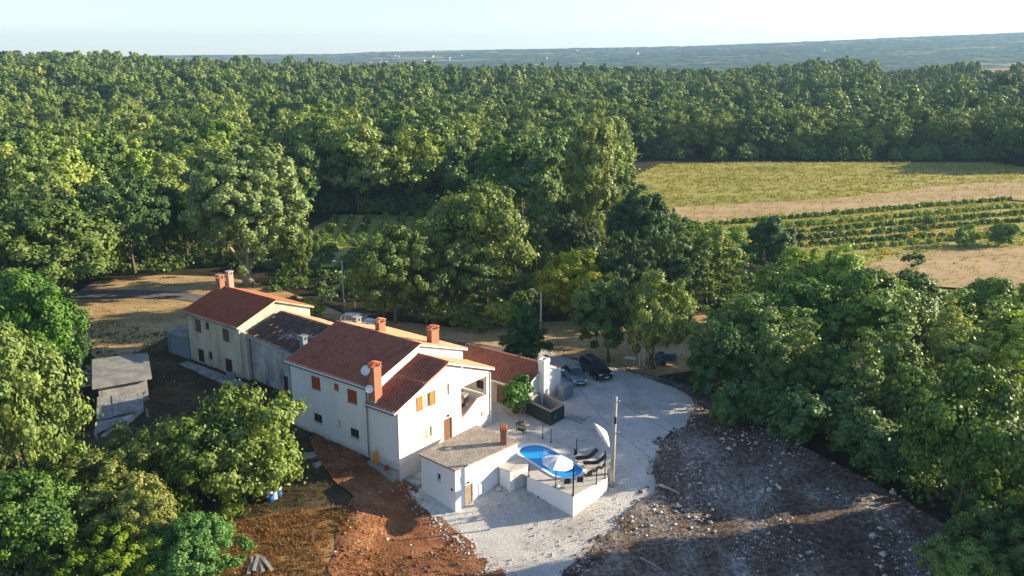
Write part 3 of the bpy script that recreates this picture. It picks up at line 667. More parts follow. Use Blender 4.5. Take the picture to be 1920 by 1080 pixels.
# stone lumps by the annex
# ---- pool terrace
tp = [W(*q, .05) for q in [(988, 896), (1075, 933), (1139, 898.5), (1137, 872), (1090, 853), (1033, 829.5), (1020, 818), (1030, 806), (981, 772), (950, 760), (918, 752)]] + [HF.w(.0, 13.2), HF.w(.0, 2.2), W(905, 850, .05)]
c1 = Vector((2.0, 66.3)); c2 = Vector((4.36, 63.02)); PR = 1.40; ax_d = (c2 - c1).normalized(); nn = Vector((-ax_d.y, ax_d.x))
def stadium(r, k=18):
    out = []; a0 = math.atan2(ax_d.y, ax_d.x)
    for i in range(k + 1): t = a0 - math.pi / 2 + math.pi * i / k; out.append((c2.x + r * math.cos(t), c2.y + r * math.sin(t)))
    for i in range(k + 1): t = a0 + math.pi / 2 + math.pi * i / k; out.append((c1.x + r * math.cos(t), c1.y + r * math.sin(t)))
    return out
T = thing('pool_terrace', (4.69, 58.76, 0), 0, 'raised pale terrace with white retaining walls around the oval pool', 'terrace')
def cdt_top(poly, holes, z, ox, oy):
    pts = [Vector(p) for p in poly]; fc = [list(range(len(pts)))]
    for h in holes: k = len(pts); pts += [Vector(p) for p in h]; fc.append(list(range(k, k + len(h))))
    v, e, f, *_ = delaunay_2d_cdt(pts, [], fc, 1, 1e-5); out = MB(); tr = []
    for t in f:
        q = np.array([sum(v[i].x for i in t) / len(t)]), np.array([sum(v[i].y for i in t) / len(t)])
        if not any(bool(inside(h, *q)[0]) for h in holes): tr.append(tuple(t))
    return out.add([(p.x - ox, p.y - oy, z) for p in v], tr, .5)
ox, oy = 4.69, 58.76
hp = stadium(PR + .01)
top = cdt_top(tp, [hp], .19, ox, oy); top.build('paving', M['terrace'], T)
wl = MB(); n = len(tp)
for i in (0, 1, 2, 3, 4, 5, 6, 7): a, b = tp[i], tp[i + 1]; wl.quad((a[0] - ox, a[1] - oy, -3), (b[0] - ox, b[1] - oy, -3), (b[0] - ox, b[1] - oy, .188), (a[0] - ox, a[1] - oy, .188))
wl.build('retaining_wall', M['white2'], T)
MB().tube([(-2.6, 1.9 - .08, -.95), (-2.6, 1.9 + .05, -.95)], .06, 8).build('drain_spout', M['metal'], T)
# slab joints: thin strips of paving proud of the base
ed = MB()
for i in (0, 1):
    a = Vector(tp[i]) - Vector((ox, oy)); b = Vector(tp[i + 1]) - Vector((ox, oy)); e = (b - a).normalized(); nrm = Vector((-e.y, e.x))
    k = int((b - a).length / .5)
    for j in range(k):
        p = a + e * (j * .5 + .01); q = a + e * (j * .5 + .485); ps = [p - nrm * .03, q - nrm * .03, q + nrm * .3, p + nrm * .3]
        s_ = MB().prism([tuple(v) for v in ps], .19, .225).build('coping_slab', M['terrace'], T)
Pl = thing('swimming_pool', (3.2, 64.6, 0), 0, 'oval swimming pool with bright blue liner and pale rim set in the terrace', 'swimming pool')
def ring(r0, r1, z0, z1, name, m):
    a = stadium(r0); b = stadium(r1); n = len(a); mb = MB(); o = (3.2, 64.6)
    L = [(p[0] - o[0], p[1] - o[1]) for p in a]; O = [(p[0] - o[0], p[1] - o[1]) for p in b]
    mb.add([(*p, z0) for p in L] + [(*p, z1) for p in L] + [(*p, z1) for p in O] + [(*p, z0) for p in O],
           [(k * n + i, k * n + (i + 1) % n, ((k + 1) % 4) * n + (i + 1) % n, ((k + 1) % 4) * n + i) for k in range(4) for i in range(n)])
    return mb.build(name, m, Pl)
ring(PR - .02, PR + .22, .12, .27, 'rim', M['coping'])
mb = MB(); a = stadium(PR); n = len(a); L = [(p[0] - 3.2, p[1] - 64.6) for p in a]
mb.add([(*p, .2) for p in L] + [(*p, -1.3) for p in L], [(i, (i + 1) % n, n + (i + 1) % n, n + i) for i in range(n)] + [tuple(range(n, 2 * n))]); mb.build('liner', M['pool'], Pl)
mb = MB(); mb.add([(*p, .08) for p in L], [tuple(range(n))]); mb.build('water', M['water'], Pl)

# ---- low building with brown roof behind the terrace
bo = HF.w(1.0, 15.9); BB = thing('low_outbuilding', (*bo, 0), TH, 'low cream outbuilding with brown tiled roof and a tall white chimney behind the terrace', 'outbuilding')
wl = MB(); wall(wl, lambda a, z, d: (a, d, z), rect(-9.5, 0, -1, 2.75), [rect(-3.6, -2.7, .1, 2.1), rect(-6.2, -5.2, 1.1, 2.0)], .12, None); wl.build('front_wall', M['cream'], BB)
gw = MB(); wall(gw, lambda a, z, d: (-d, a, z), [(0, -1), (5.6, -1), (5.6, 2.7), (2.8, 4.0), (0, 2.7)], [], .1, None); gw.build('gable_wall', M['white'], BB)
gw = MB(); gw.quad((-9.5, 5.6, -1), (0, 5.6, -1), (0, 5.6, 2.7), (-9.5, 5.6, 2.7)); gw.add([(-9.5, 0, -1), (-9.5, 5.6, -1), (-9.5, 5.6, 2.7), (-9.5, 2.8, 4), (-9.5, 0, 2.7)], [(0, 1, 2, 3, 4)]); gw.build('rear_wall', M['white'], BB)
fbox(lambda a, z, d: (a, d, z), -3.6, -2.7, .1, 2.1, .06, .11).build('door', M['brownwood'], BB)
window(BB, lambda a, z, d: (a, d, z), -6.2, -5.2, 1.1, 2.0, 'dark', frame='brownwood')
r = roof('roof', [((-9.7, -.45, 2.62), (.15, -.45, 2.62), (.15, 2.79, 4.15), (-9.7, 2.79, 4.15)), ((.15, 6.05, 2.62), (-9.7, 6.05, 2.62), (-9.7, 2.81, 4.15), (.15, 2.81, 4.15))], 'tile', BB, seed=21, sp=.30, amp=.06)
ridge_caps(r, (-9.7, 2.8, 4.17), (.15, 2.8, 4.17), M['tile_f'])
chimney(BB, .36, 2.2, -.5, 4.95, .68, .85, 'white', 'white', 'open')
# ---- dark netted basin
bp = [(p[0], p[1]) for p in [(3.52, 71.66), (4.85, 73.31), (2.8, 76.53), (1.28, 74.41)]]
bx_, by_ = bp[0]
Bs = thing('netted_basin', (bx_, by_, 0), 0, 'open-topped block basin with walls wrapped in dark green netting beside the terrace', 'basin')
o_ = [(p[0] - bx_, p[1] - by_) for p in bp]; i_ = inset(o_, .2)
mb = MB(); mb.add([(*p, -.6) for p in o_] + [(*p, 1.5) for p in o_], [(k, (k + 1) % 4, 4 + (k + 1) % 4, 4 + k) for k in range(4)]); mb.build('netting', M['netting'], Bs)
mb = MB(); mb.add([(*p, .05) for p in i_] + [(*p, 1.5) for p in i_], [(k, (k + 1) % 4, 4 + (k + 1) % 4, 4 + k) for k in range(4)] + [(0, 1, 2, 3)]); mb.build('inner_lining', M['slab'], Bs)
mb = MB()
for k in range(4): a, b, c_, d_ = o_[k], o_[(k + 1) % 4], i_[(k + 1) % 4], i_[k]; mb.add([(*a, 1.5), (*b, 1.5), (*c_, 1.5), (*d_, 1.5), (*a, 1.6), (*b, 1.6), (*c_, 1.6), (*d_, 1.6)], [(0, 3, 2, 1), (4, 5, 6, 7), (0, 1, 5, 4), (1, 2, 6, 5), (2, 3, 7, 6), (3, 0, 4, 7)])
mb.build('rim', M['brick_p'], Bs)
for k, (px, py, h) in enumerate([(1.2, 1.0, .5), (.4, 2.2, .35), (-.7, 2.6, .6)]): pass
# rough dark block beside the white gable
bk_ = thing('block_stack', (5.0, 77.9, 0), R_(52.5), 'dark stack of rough blocks against the white gable of the low outbuilding', 'block stack')
for i in range(4):
    for j in range(4): MB().box(-.4 + i * .45, 0 + i * .45, -.35 + .02 * (j % 2), .3, j * .4, j * .4 + .385).build('block', M['bluegrey'], bk_)

# ---- the old cream house
O1 = W(455.5, 710.5, 1.0); OF = Fr(O1)
Oh = thing('old_house', (*O1, 0), TH, 'old two-storey cream house with stained walls and orange-red roof left of the white farmhouse', 'house')
wl = MB(); oh = [rect(-7.7, -6.65, 4.55, 5.98), rect(-5.85, -5.2, 5.15, 5.98), rect(-2.85, -1.75, 4.5, 5.87), rect(-7.65, -6.6, 1.25, 2.67), rect(-5.8, -5.1, 1.85, 2.71), rect(-2.8, -1.65, 1.2, 2.65)]
wall(wl, fV(0), rect(-9.1, 0, -.5, 6.5), oh, .16, None); wl.build('front_wall', M['cream'], Oh)
wl = MB(); wall(wl, fU(0), [(0, -.5), (9.0, -.5), (9.0, 6.5), (4.45, 8.15), (0, 6.5)], [], .1, None); wl.quad((-9.1, 9, -.5), (0, 9, -.5), (0, 9, 6.5), (-9.1, 9, 6.5))
wl.add([(-9.1, 0, -.5), (-9.1, 9, -.5), (-9.1, 9, 6.5), (-9.1, 4.45, 8.15), (-9.1, 0, 6.5)], [(0, 1, 2, 3, 4)]); wl.build('gable_wall', M['cream'], Oh)
box(-.02, .75, .25, .9, -.5, 5.9).build('corner_pier', M['cream'], Oh)
r = roof('roof', [((-9.45, -.4, 6.56), (.3, -.4, 6.56), (.3, 4.44, 8.33), (-9.45, 4.44, 8.33)), ((.3, 9.35, 6.56), (-9.45, 9.35, 6.56), (-9.45, 4.46, 8.33), (.3, 4.46, 8.33))], 'tile_o', Oh, seed=31, sp=.27, row=.36, amp=.022, edge='cream')
ridge_caps(r, (-9.45, 4.45, 8.35), (.3, 4.45, 8.35), M['tile_o'], r=.09)
chimney(Oh, -8.8, 4.15, 8.0, 9.75, .75, .6, 'brick', 'brick', 'flat', label='red brick chimney'); chimney(Oh, -8.7, 5.3, 7.9, 9.95, .5, .6, 'brick_p', 'slab', 'flat', label='paler chimney with grey cap')
for h in oh[:3]: window(Oh, fV(0), h[0][0], h[1][0], h[0][1], h[2][1], 'closed' if h is not oh[1] else 'dark', frame='brownwood', shut='brownwood', depth=.16)
window(Oh, fV(0), -5.8, -5.1, 1.85, 2.71, 'dark', frame='brownwood', depth=.16, mull=0)
for a0, a1, z0, z1 in ((-7.65, -6.6, 1.25, 2.67), (-2.8, -1.65, 1.2, 2.65)):
    dd = window(Oh, fV(0), a0, a1, z0, z1, 'closed', frame='dkred', shut='dkred', depth=.16)
gt = MB(); gutter(gt, (-9.45, -.47, 6.47), (.3, -.47, 6.47)); gt.build('gutter', M['gutter'], Oh); MB().tube([(.35, -.3, 6.4), (.5, .1, 6.0), (.82, .6, 5.6), (.85, .6, .6)], .05).build('downpipe', M['pipe'], Oh)
# pavement slab in front
ps = [OF.w(a, b) for a, b in ((-9.1, -1.6), (1.3, -2.35), (1.4, -.7), (-8.9, -.5))]; zb = tz(*ps[0])
fs = thing('paved_strip', (*ps[0], zb), 0, 'pale concrete strip along the foot of the old cream house', 'paved strip')
for i in range(6):
    t0, t1 = i / 6 + .004, (i + 1) / 6 - .004; A_, B_, C2, D_ = [Vector(p) - Vector(ps[0]) for p in ps]
    q = [A_.lerp(B_, t0), A_.lerp(B_, t1), D_.lerp(C2, t1), D_.lerp(C2, t0)]; MB().prism([tuple(v) for v in q], -.3, .12 + .02 * (i % 2)).build('slab', M['slab'], fs)
tag(box(-.45, .45, -.3, .3, 0, .75, taper=.05).build('stone_trough', M['bluegrey'], label='grey stone trough standing by the right-hand door of the old cream house', cat='trough'), None).location = (*OF.w(-.5, -1.0), zb + .1)
# blue-grey low annex at its left end, and wooden hutch above it
La = thing('low_annex', (*OF.w(-9.2, .2), 0), TH, 'low blue-grey rendered annex against the left end of the old cream house', 'annex')
box(-4.1, -.03, -.3, 2.4, -.5, 3.45).build('walls', M['bluegrey'], La); box(-4.3, -.02, -.5, 2.6, 3.45, 3.62).build('roof', M['oldroof'], La)
bal = thing('wooden_balcony', (*OF.w(-9.3, .8), 3.62), TH, 'small reddish wooden balcony frame at the left end of the old cream house', 'balcony')
for (x, y) in ((-1.1, 0), (-.1, 0), (-1.1, 1.6), (-.1, 1.6)): box(x - .06, x + .06, y - .06, y + .06, 0, 2.6).build('post', M['shutter'], bal)
for z in (.9, 1.6): box(-1.04, -.16, -.04, .04, z, z + .1).build('rail', M['shutter'], bal)
box(-1.3, 0, -.2, 1.8, 2.6, 2.68).build('roof', M['brownwood'], bal)
# ---- weathered link building between the two houses
Ml = thing('link_building', (*OF.w(.8, .7), 0), TH, 'mouldy grey-white link building with weathered roof between the old cream house and the white farmhouse', 'outbuilding')
wl = MB(); wall(wl, lambda a, z, d: (a, d, z), [(0, -.5), (11.6, -.5), (11.6, 4.85), (0, 5.75)], [rect(4.9, 5.6, .9, 2.5), rect(7.1, 7.9, 3.6, 4.5)], .12, None); wl.build('front_wall', M['grey_wall'], Ml)
fbox(lambda a, z, d: (a, d, z), 4.9, 5.6, .9, 2.5, .07, .12).build('door', M['dkred'], Ml); window(Ml, lambda a, z, d: (a, d, z), 7.1, 7.9, 3.6, 4.5, 'closed', frame='dkred', shut='dkred', sill=False)
wl = MB(); wl.quad((0, 8.2, -.5), (11.6, 8.2, -.5), (11.6, 8.2, 4.85), (0, 8.2, 5.4)); wl.build('rear_wall', M['grey_wall'], Ml)
r = roof('roof', [((-.3, -.35, 5.80), (11.9, -.35, 4.95), (11.9, 4.2, 6.95), (-.3, 4.2, 7.15))], 'tile_w', Ml, seed=41, sp=.24, row=.38, amp=.05, wild=.02, edge='grey_wall', drop=.10)
r = roof('roof', [((11.9, 8.6, 5.0), (-.3, 8.6, 5.3), (-.3, 4.22, 7.15), (11.9, 4.22, 6.95))], 'tile_f', Ml, seed=44, sp=.24, row=.38, amp=.05, wild=.02, edge='grey_wall', drop=.10)
chimney(Ml, 7.6, .6, 4.6, 7.0, .55, .55, 'bluegrey', 'bluegrey', 'flat', label='grey rendered chimney near the eave'); chimney(Ml, 10.3, 5.0, 6.0, 8.3, .6, .6, 'brick_p', 'slab', 'flat', label='pale chimney at the ridge')
# ---- flat-roofed shed in the left yard
lp = [W(*q, 3.6) for q in [(172.5, 725), (284.5, 705), (277.5, 661), (172.5, 673.7)]]
lx, ly = lp[0]; z1_ = tz(lx, ly)
Ls = thing('concrete_shed', (lx, ly, 0), 0, 'grey concrete shed with wide flat roof slab standing alone in the left yard', 'shed')
rp = [(p[0] - lx, p[1] - ly) for p in lp]
ipx = inset(rp, .45); MB().prism(ipx, -.5, 3.3).build('walls', M['slab'], Ls); MB().prism(rp, 3.3, 3.6).build('roof', M['oldroof'], Ls)
f, L = edge_fn(ipx[0], ipx[1]); fbox(f, .3, 1.3, 1.0, 2.9, -.02, .05).build('door', M['greywood'], Ls)
def lean(px, zt, drop, nm, label, n):
    p = [W(*q, zt) for q in px]; p[0] = W(*px[0], zt - drop); p[1] = W(*px[1], zt - drop)
    o0 = p[0]; Q = [Vector((a[0] - o0[0], a[1] - o0[1], (zt - drop if i < 2 else zt))) for i, a in enumerate(p)]
    t = thing(nm, (*o0, 0), 0, label, 'lean-to')
    for i in range(n):
        a0, a1 = i / n, (i + .96) / n; A_, B_ = Q[0].lerp(Q[1], a0), Q[0].lerp(Q[1], a1); D_, C2 = Q[3].lerp(Q[2], a0), Q[3].lerp(Q[2], a1); dz = Vector((0, 0, random.uniform(-.03, .05)))
        mb = MB(); slab_between(mb, A_ + dz, B_ + dz, C2 + dz, D_ + dz, .05); mb.build('sheet', M['oldroof'], t)
    for q in Q[:2]: box(q.x - .08 + .15, q.x + .08 + .15, q.y + .1, q.y + .26, -.5, q.z - .1).build('post', M['greywood'], t)
    bb = Q[3] * .9 + Q[1] * .1; 
    mb = MB(); mb.box(.3, (Q[2].x + Q[1].x) / 2 - .3, .5, max(1.2, Q[2].y - .5), -.5, zt - drop - .25); mb.build('wall', M['grey_wall'], t); return t
lean([(182, 788), (270, 767), (267, 736), (182, 745)], 2.6, .7, 'lean_to_roof', 'upper sheet roof of the lean-to in front of the concrete shed', 9)
lean([(175, 817), (214, 797), (232, 784), (180, 790)], 1.8, .4, 'lean_to_roof', 'lowest sheet roof of the lean-to, half hidden by the fig tree', 5)
# beams left of the shed
for i, (a, b, lb) in enumerate([((125, 715), (170, 690), 'long grey beam leaning up to the left side of the concrete shed'), ((118, 706), (172, 700), 'upper of the grey beams lying left of the concrete shed'), ((140, 718), (168, 709), 'short grey beam left of the concrete shed'), ((138, 728), (172, 722), 'lowest of the grey beams lying left of the concrete shed')]):
    pa, pb = W(*a, 2.0), W(*b, 2.6); o = MB().tube([(0, 0, 0), (pb[0] - pa[0], pb[1] - pa[1], .6)], .09, 4).build('beam', M['greywood'], label=lb, cat='beam', group='beams beside the concrete shed'); o.location = (*pa, 2.0)
pa = W(128, 735, 1.9); pb = W(172, 690, 1.9)
t = thing('low_pen', (pa[0], pa[1], 0), 0, 'low dark pen with sheet roof under the beams left of the concrete shed', 'pen')
box(0, pb[0] - pa[0] + .5, 0, 4.5, .3, 1.75).build('walls', M['grey_wall'], t); box(-.2, pb[0] - pa[0] + .5, -.2, 4.7, 1.75, 1.85).build('roof', M['oldroof'], t)
# ------------------------------------------------------------------ vehicles
def car(name, loc, rz, pm, label, cat, L=4.3, Wd=1.78, Hh=1.46, kind='hatch', lamps=True):
    t = thing(name, loc, rz, label, cat)     # x forward
    w = Wd / 2; hb = .92 if Hh < 1.6 else 1.05
    if kind == 'suv': prof = [(-.5, .45, .86), (-.485, .35, hb), (-.40, .30, hb), (.16, .28, hb + .02), (.26, .28, hb - .03), (.42, .30, hb - .16), (.485, .33, hb - .27), (.5, .38, hb - .42)]
    else: prof = [(-.5, .42, .72), (-.48, .33, hb - .08), (-.36, .28, hb), (.14, .26, hb - .02), (.28, .26, hb - .07), (.42, .28, hb - .17), (.485, .30, hb - .27), (.5, .36, hb - .38)]
    vs = []; n = 8
    for (x, z0, z1) in prof:
        e = 1 - .16 * max(0, abs(x) - .34) / .16
        for (yy, zz) in ((-w * .90 * e, z0 - .08), (-w * e, z0 + .10), (-w * e, (z0 + z1) / 2 + .05), (-w * .93 * e, z1), (w * .93 * e, z1), (w * e, (z0 + z1) / 2 + .05), (w * e, z0 + .10), (w * .90 * e, z0 - .08)): vs.append((x * L, yy, zz))
    fs = [(i * n + k, i * n + (k + 1) % n, (i + 1) * n + (k + 1) % n, (i + 1) * n + k) for i in range(len(prof) - 1) for k in range(n)] + [tuple(range(n))[::-1], tuple((len(prof) - 1) * n + k for k in range(n))]
    body = MB().add(vs, fs).build('body', pm, t, smooth=True); b = body.modifiers.new('bevel', 'BEVEL'); b.width = .05; b.segments = 2; b.limit_method = 'ANGLE'; b.angle_limit = R_(25)
    # greenhouse: dark glass volume and painted roof with pillars
    if kind == 'hatch': x0, x1, r0, r1 = -.36, .22, -.27, .06
    elif kind == 'wagon': x0, x1, r0, r1 = -.465, .20, -.42, .03
    else: x0, x1, r0, r1 = -.47, .26, -.43, .06
    zr = Hh; zb = hb - .03; wb, wr = w * .90, w * .72
    base = [(x0 * L, -wb, zb), (x1 * L, -wb * .92, zb), (x1 * L, wb * .92, zb), (x0 * L, wb, zb)]; top = [(r0 * L, -wr, zr - .05), (r1 * L, -wr * .95, zr - .06), (r1 * L, wr * .95, zr - .06), (r0 * L, wr, zr - .05)]
    gl = MB().add(base + top, [(0, 1, 5, 4), (2, 3, 7, 6), (3, 0, 4, 7), (4, 5, 6, 7)]).build('side_windows', M['glass'], t)
    MB().add([base[1], base[2], top[2], top[1]], [(0, 1, 2, 3)]).build('windscreen', M['glass'], t)
    q = .03; rf = MB().add([(r0 * L - .06, -wr - q, zr - .06), (r1 * L + .04, -wr * .95 - q, zr - .07), (r1 * L + .04, wr * .95 + q, zr - .07), (r0 * L - .06, wr + q, zr - .06), (r0 * L + .1, -wr * .8, zr), ((r1) * L - .12, -wr * .78, zr), ((r1) * L - .12, wr * .78, zr), (r0 * L + .1, wr * .8, zr)],
        [(0, 1, 5, 4), (1, 2, 6, 5), (2, 3, 7, 6), (3, 0, 4, 7), (4, 5, 6, 7), (3, 2, 1, 0)]).build('roof', pm, t, smooth=False, bevel=.02)
    pl = MB()
    for sgn in (-1, 1):
        for (xb, xr) in ((x0, r0), (x1, r1), ((x0 * .42 + x1 * .58), (r0 * .35 + r1 * .65)), ((x0 * .8 + x1 * .2), (r0 * .8 + r1 * .2))):
            yb = sgn * (wb * (1 if xb < x1 - .01 else .92) + .012); yr = sgn * (wr * (1 if xb < x1 - .01 else .95) + .012); th = .05 if xb in (x0, x1) else .03
            pl.add([(xb * L - th, yb, zb), (xb * L + th, yb, zb), (xr * L + th, yr, zr - .05), (xr * L - th, yr, zr - .05)], [(0, 1, 2, 3)] if sgn < 0 else [(3, 2, 1, 0)])
    pl.build('pillars', pm, t)
    for x in (-.31, .315):
        for s in (-1, 1):
            Mx = Matrix.Translation((x * L, s * (w - .10), .32)) @ Matrix.Rotation(R_(90), 4, 'X')
            wh = MB().lathe([(.2, -.1), (.32, -.1), (.325, 0), (.32, .1), (.2, .1)], 18, M=Mx).build('wheel', M['rubber'], t, smooth=True)
            MB().lathe([(.001, -.07), (.2, -.08), (.2, .08), (.001, .07)], 14, M=Mx).build('rim', M['rim'], wh)
    for s in (-1, 1):
        box(L * .462, L * .487, min(s * w * .52, s * w * .86), max(s * w * .52, s * w * .86), hb - .36, hb - .22).build('headlight', M['lamp'], t, bevel=.015)
        box(-L * .505, -L * .485, min(s * w * .6, s * w * .88), max(s * w * .6, s * w * .88), hb - .28, hb - .1).build('tail_light', M['redlamp'], t)
        box(x1 * L - .25, x1 * L - .08, min(s * (w + .0), s * (w + .17)), max(s * w, s * (w + .17)), hb, hb + .14).build('wing_mirror', pm, t, bevel=.02)
    box(L * .49, L * .503, -w * .45, w * .45, hb - .40, hb - .27).build('grille', M['metal'], t); box(L * .498, L * .506, -w * .6, w * .6, .24, .36).build('air_intake', M['metal'], t)
    box(L * .502, L * .51, -.26, .26, .40, .51).build('number_plate', M['plate'], t)
    if kind in ('suv', 'wagon'):
        for s in (-1, 1): MB().tube([(r0 * L + .15, s * wr * .88, zr), (r0 * L + .2, s * wr * .88, zr + .06), (r1 * L - .25, s * wr * .88, zr + .06), (r1 * L - .2, s * wr * .88, zr)], .018, 6).build('roof_rail', M['steel'], t)
    return t
silver = paint('silver_blue_paint', (.22, .28, .31), .5); black = paint('black_paint', (.012, .013, .015), .2); white_p = paint('pale_silver_paint', (.55, .58, .60), .4)
p0 = G(1090, 728); a = R_(-76); car('parked_car', (p0[0] - 1.9 * math.cos(a) - .1, p0[1] - 1.9 * math.sin(a), tz(*p0) + .18), a, silver, 'silver-grey hatchback parked on the gravel beside the black car', 'car', L=4.1, Wd=1.74)
p0 = G(1135, 717); a = R_(-66); car('parked_car', (p0[0] - 2.05 * math.cos(a), p0[1] - 2.05 * math.sin(a), tz(*p0) + .18), a, black, 'black people carrier with roof rails parked right of the silver hatchback', 'car', L=4.6, Wd=1.84, Hh=1.66, kind='suv')
p0 = W(672, 590, 1.55); car('parked_car', (p0[0], p0[1], .12), R_(-8), white_p, 'pale silver estate car behind the ridge of the white farmhouse', 'car', L=4.5, Wd=1.76, kind='wagon')

# ------------------------------------------------------------------ poles and wires
def insul(t, x, y, z):
    MB().lathe([(.02, 0), (.05, .02), (.035, .05), (.055, .08), (.03, .13)], 8, c=(x, y)).build('insulator', M['whitep'], t).location = (0, 0, z)
px_ = G(1146.5, 915); zP = tz(*px_); hP = height_at(745, px_[1]) - zP
t = thing('utility_pole', (*px_, zP), 0, 'tall concrete utility pole at the right-hand corner of the pool terrace', 'utility pole', 'poles carrying the overhead wires')
MB().tube([(0, 0, -.5), (0.12, 0, hP)], [.19, .125], 14).build('pole', M['concrete'], t, smooth=True)
for z in (hP - .35, hP - 3.0): MB().tube([(.1, 0, z), (.42, -.1, z)], .025, 6).build('bracket', M['metal'], t); insul(t, .4, -.1, z)
box(.02, .2, -.17, -.10, hP - 2.2, hP - 1.6).build('junction_box', M['metal'], t)
def lamp_pole(px, py, ytop, label, m, r=.12, arm=(-1.0, 0), lampz=.3, brace=False, name='street_lamp', cat='street lamp'):
    p = G(px, py); z = tz(*p); h = height_at(ytop, p[1]) - z; t = thing(name, (*p, z), 0, label, cat)
    MB().tube([(0, 0, -.4), (0, 0, h)], [r, r * .65], 12).build('pole', M[m], t, smooth=True)
    if arm:
        MB().tube([(0, 0, h - lampz), (arm[0], arm[1], h - lampz + .15)], .03, 6).build('lamp_arm', M['steel'], t)
        box(arm[0] - .45, arm[0] + .1, -.13, .13, h - lampz + .1, h - lampz + .24, taper=.03).build('lamp_head', M['whitep'], t)
    return p, z, h
q2 = lamp_pole(1014, 612, 534, 'white concrete lamp post behind the dark conical tree', 'whitep', .13, (-.9, 0), .7)
q3 = lamp_pole(646, 585, 488, 'grey concrete lamp post with left-hand lamp head behind the farmhouse roof', 'concrete', .13, (-.8, 0), .25)
q4 = lamp_pole(665, 578, 503, 'thinner brown wooden post right of the grey lamp post', 'wood', .09, None, name='wooden_post', cat='post')
pa = G(600, 575); o = MB().tube([(0, 0, 0), (3.0, 1.0, 3.2)], .09, 8).build('timber_brace', M['greywood'], label='slanting grey timber left of the grey lamp post', cat='timber'); o.location = (*pa, tz(*pa))
def wire(a, b, sag, label, r=.014):
    pts = [Vector(a).lerp(Vector(b), i / 20) - Vector((0, 0, sag * 4 * (i / 20) * (1 - i / 20))) for i in range(21)]
    o0 = pts[0]; o = MB().tube([p - o0 for p in pts], r, 5).build('overhead_wire', M['metal'], label=label, cat='wire', group='overhead wires'); o.location = o0
A1 = (px_[0] + .4, px_[1] - .1, zP + hP - .3); A2 = (px_[0] + .4, px_[1] - .1, zP + hP - 2.95)
wire((q2[0][0], q2[0][1], q2[1] + q2[2] - .1), A2, 3.0, 'overhead wire from the white lamp post to the lower bracket of the concrete pole')
wire(A1, (27, 40, 5.0), .9, 'upper overhead wire running from the concrete pole down to the right')
wire(A2, (24, 36, 3.0), .9, 'lower overhead wire running from the concrete pole down to the right')

# ------------------------------------------------------------------ terrace furniture
def post(px, py, ytop, label, r=.035, m='metal'):
    p = W(px, py, .22); h = max(.9, height_at(ytop, p[1]) - .22); t = thing('fence_post', (*p, .225), 0, label, 'fence post', 'dark posts along the terrace edge')
    box(-r, r, -r, r, 0, h).build('shaft', M[m], t); box(-.09, .09, -.09, .09, 0, .02).build('base_plate', M[m], t); box(-r - .012, r + .012, -r - .012, r + .012, h, h + .03).build('cap', M[m], t)
for a in [(991.5, 893, 869, 'dark terrace post beside the white pump housing'), (1042, 914, 884, 'dark terrace post on the front edge below the open parasol'), (1074.5, 930, 875, 'tallest, thickest dark terrace post at the front corner of the terrace', .055),
          (1118, 908, 878, 'dark terrace post among the chairs on the right-hand edge'), (1134, 897, 846, 'dark terrace post beside the concrete pole'), (1033, 829, 805, 'dark terrace post nearest the netted basin corner, second from the barbecue'),
          (1017.5, 822, 799, 'dark terrace post nearest the barbecue'), (1081, 850, 824, 'dark terrace post behind the sun loungers')]: post(*a)
pp = W(1079, 852, .22); t = thing('outdoor_shower', (*pp, .22), 0, 'small dark metal stand beside the post behind the sun loungers', 'stand')
box(-.12, .12, -.12, .12, 0, .5).build('base', M['metal'], t); MB().tube([(0, 0, .5), (0, 0, .8)], .05, 8).build('head', M['steel'], t)
def parasol(loc, h, r, tilt, az, label, base=True):
    t = thing('parasol', loc, 0, label, 'parasol'); MB().tube([(0, 0, 0), (0, 0, h - .3)], .022, 8).build('pole', M['steel'], t)
    Mx = Matrix.Translation((0, 0, h - .3)) @ Matrix.Rotation(az, 4, 'Z') @ Matrix.Rotation(tilt, 4, 'Y'); n = 8
    MB().tube([Mx @ Vector((0, 0, -.1)), Mx @ Vector((0, 0, .42))], .02, 8).build('finial', M['steel'], t)
    for k in range(n):
        a0, a1 = 2 * math.pi * k / n, 2 * math.pi * (k + 1) / n; S = 4; R = 6; vs = []
        for i in range(R + 1):
            rr = r * i / R; zz = .38 - .52 * (i / R) ** 1.35
            for j in range(S + 1):
                f = j / S; ang = a0 + (a1 - a0) * f; sag = math.sin(math.pi * f); q = rr * (1 - .055 * sag)
                vs.append(Mx @ Vector((q * math.cos(ang), q * math.sin(ang), zz - .05 * sag * (i / R) + (.05 * sag if i == R else 0))))
        MB().add(vs, [(i * (S + 1) + j, (i + 1) * (S + 1) + j, (i + 1) * (S + 1) + j + 1, i * (S + 1) + j + 1) for i in range(R) for j in range(S)]).build('canopy_panel', M['canvas'], t, smooth=True)
        rb = MB().tube([Mx @ Vector((.05 * math.cos(a0), .05 * math.sin(a0), .33)), Mx @ Vector((r * .98 * math.cos(a0), r * .98 * math.sin(a0), -.16))], .009, 4).build('rib', M['steel'], t)
    MB().lathe([(.001, 0), (.26, 0), (.26, .06), (.06, .11), (.03, .3), (.001, .3)], 16).build('base', M['whitep'], t)
    return t
p = W(1045.5, 912, .22); parasol((*p, .22), 2.45, 1.28, R_(8), R_(-20), 'open white parasol over the near end of the swimming pool')
p = W(1129, 856, .22); parasol((*p, .22), 2.35, 1.25, R_(62), R_(15), 'steeply tilted white parasol behind the concrete pole')
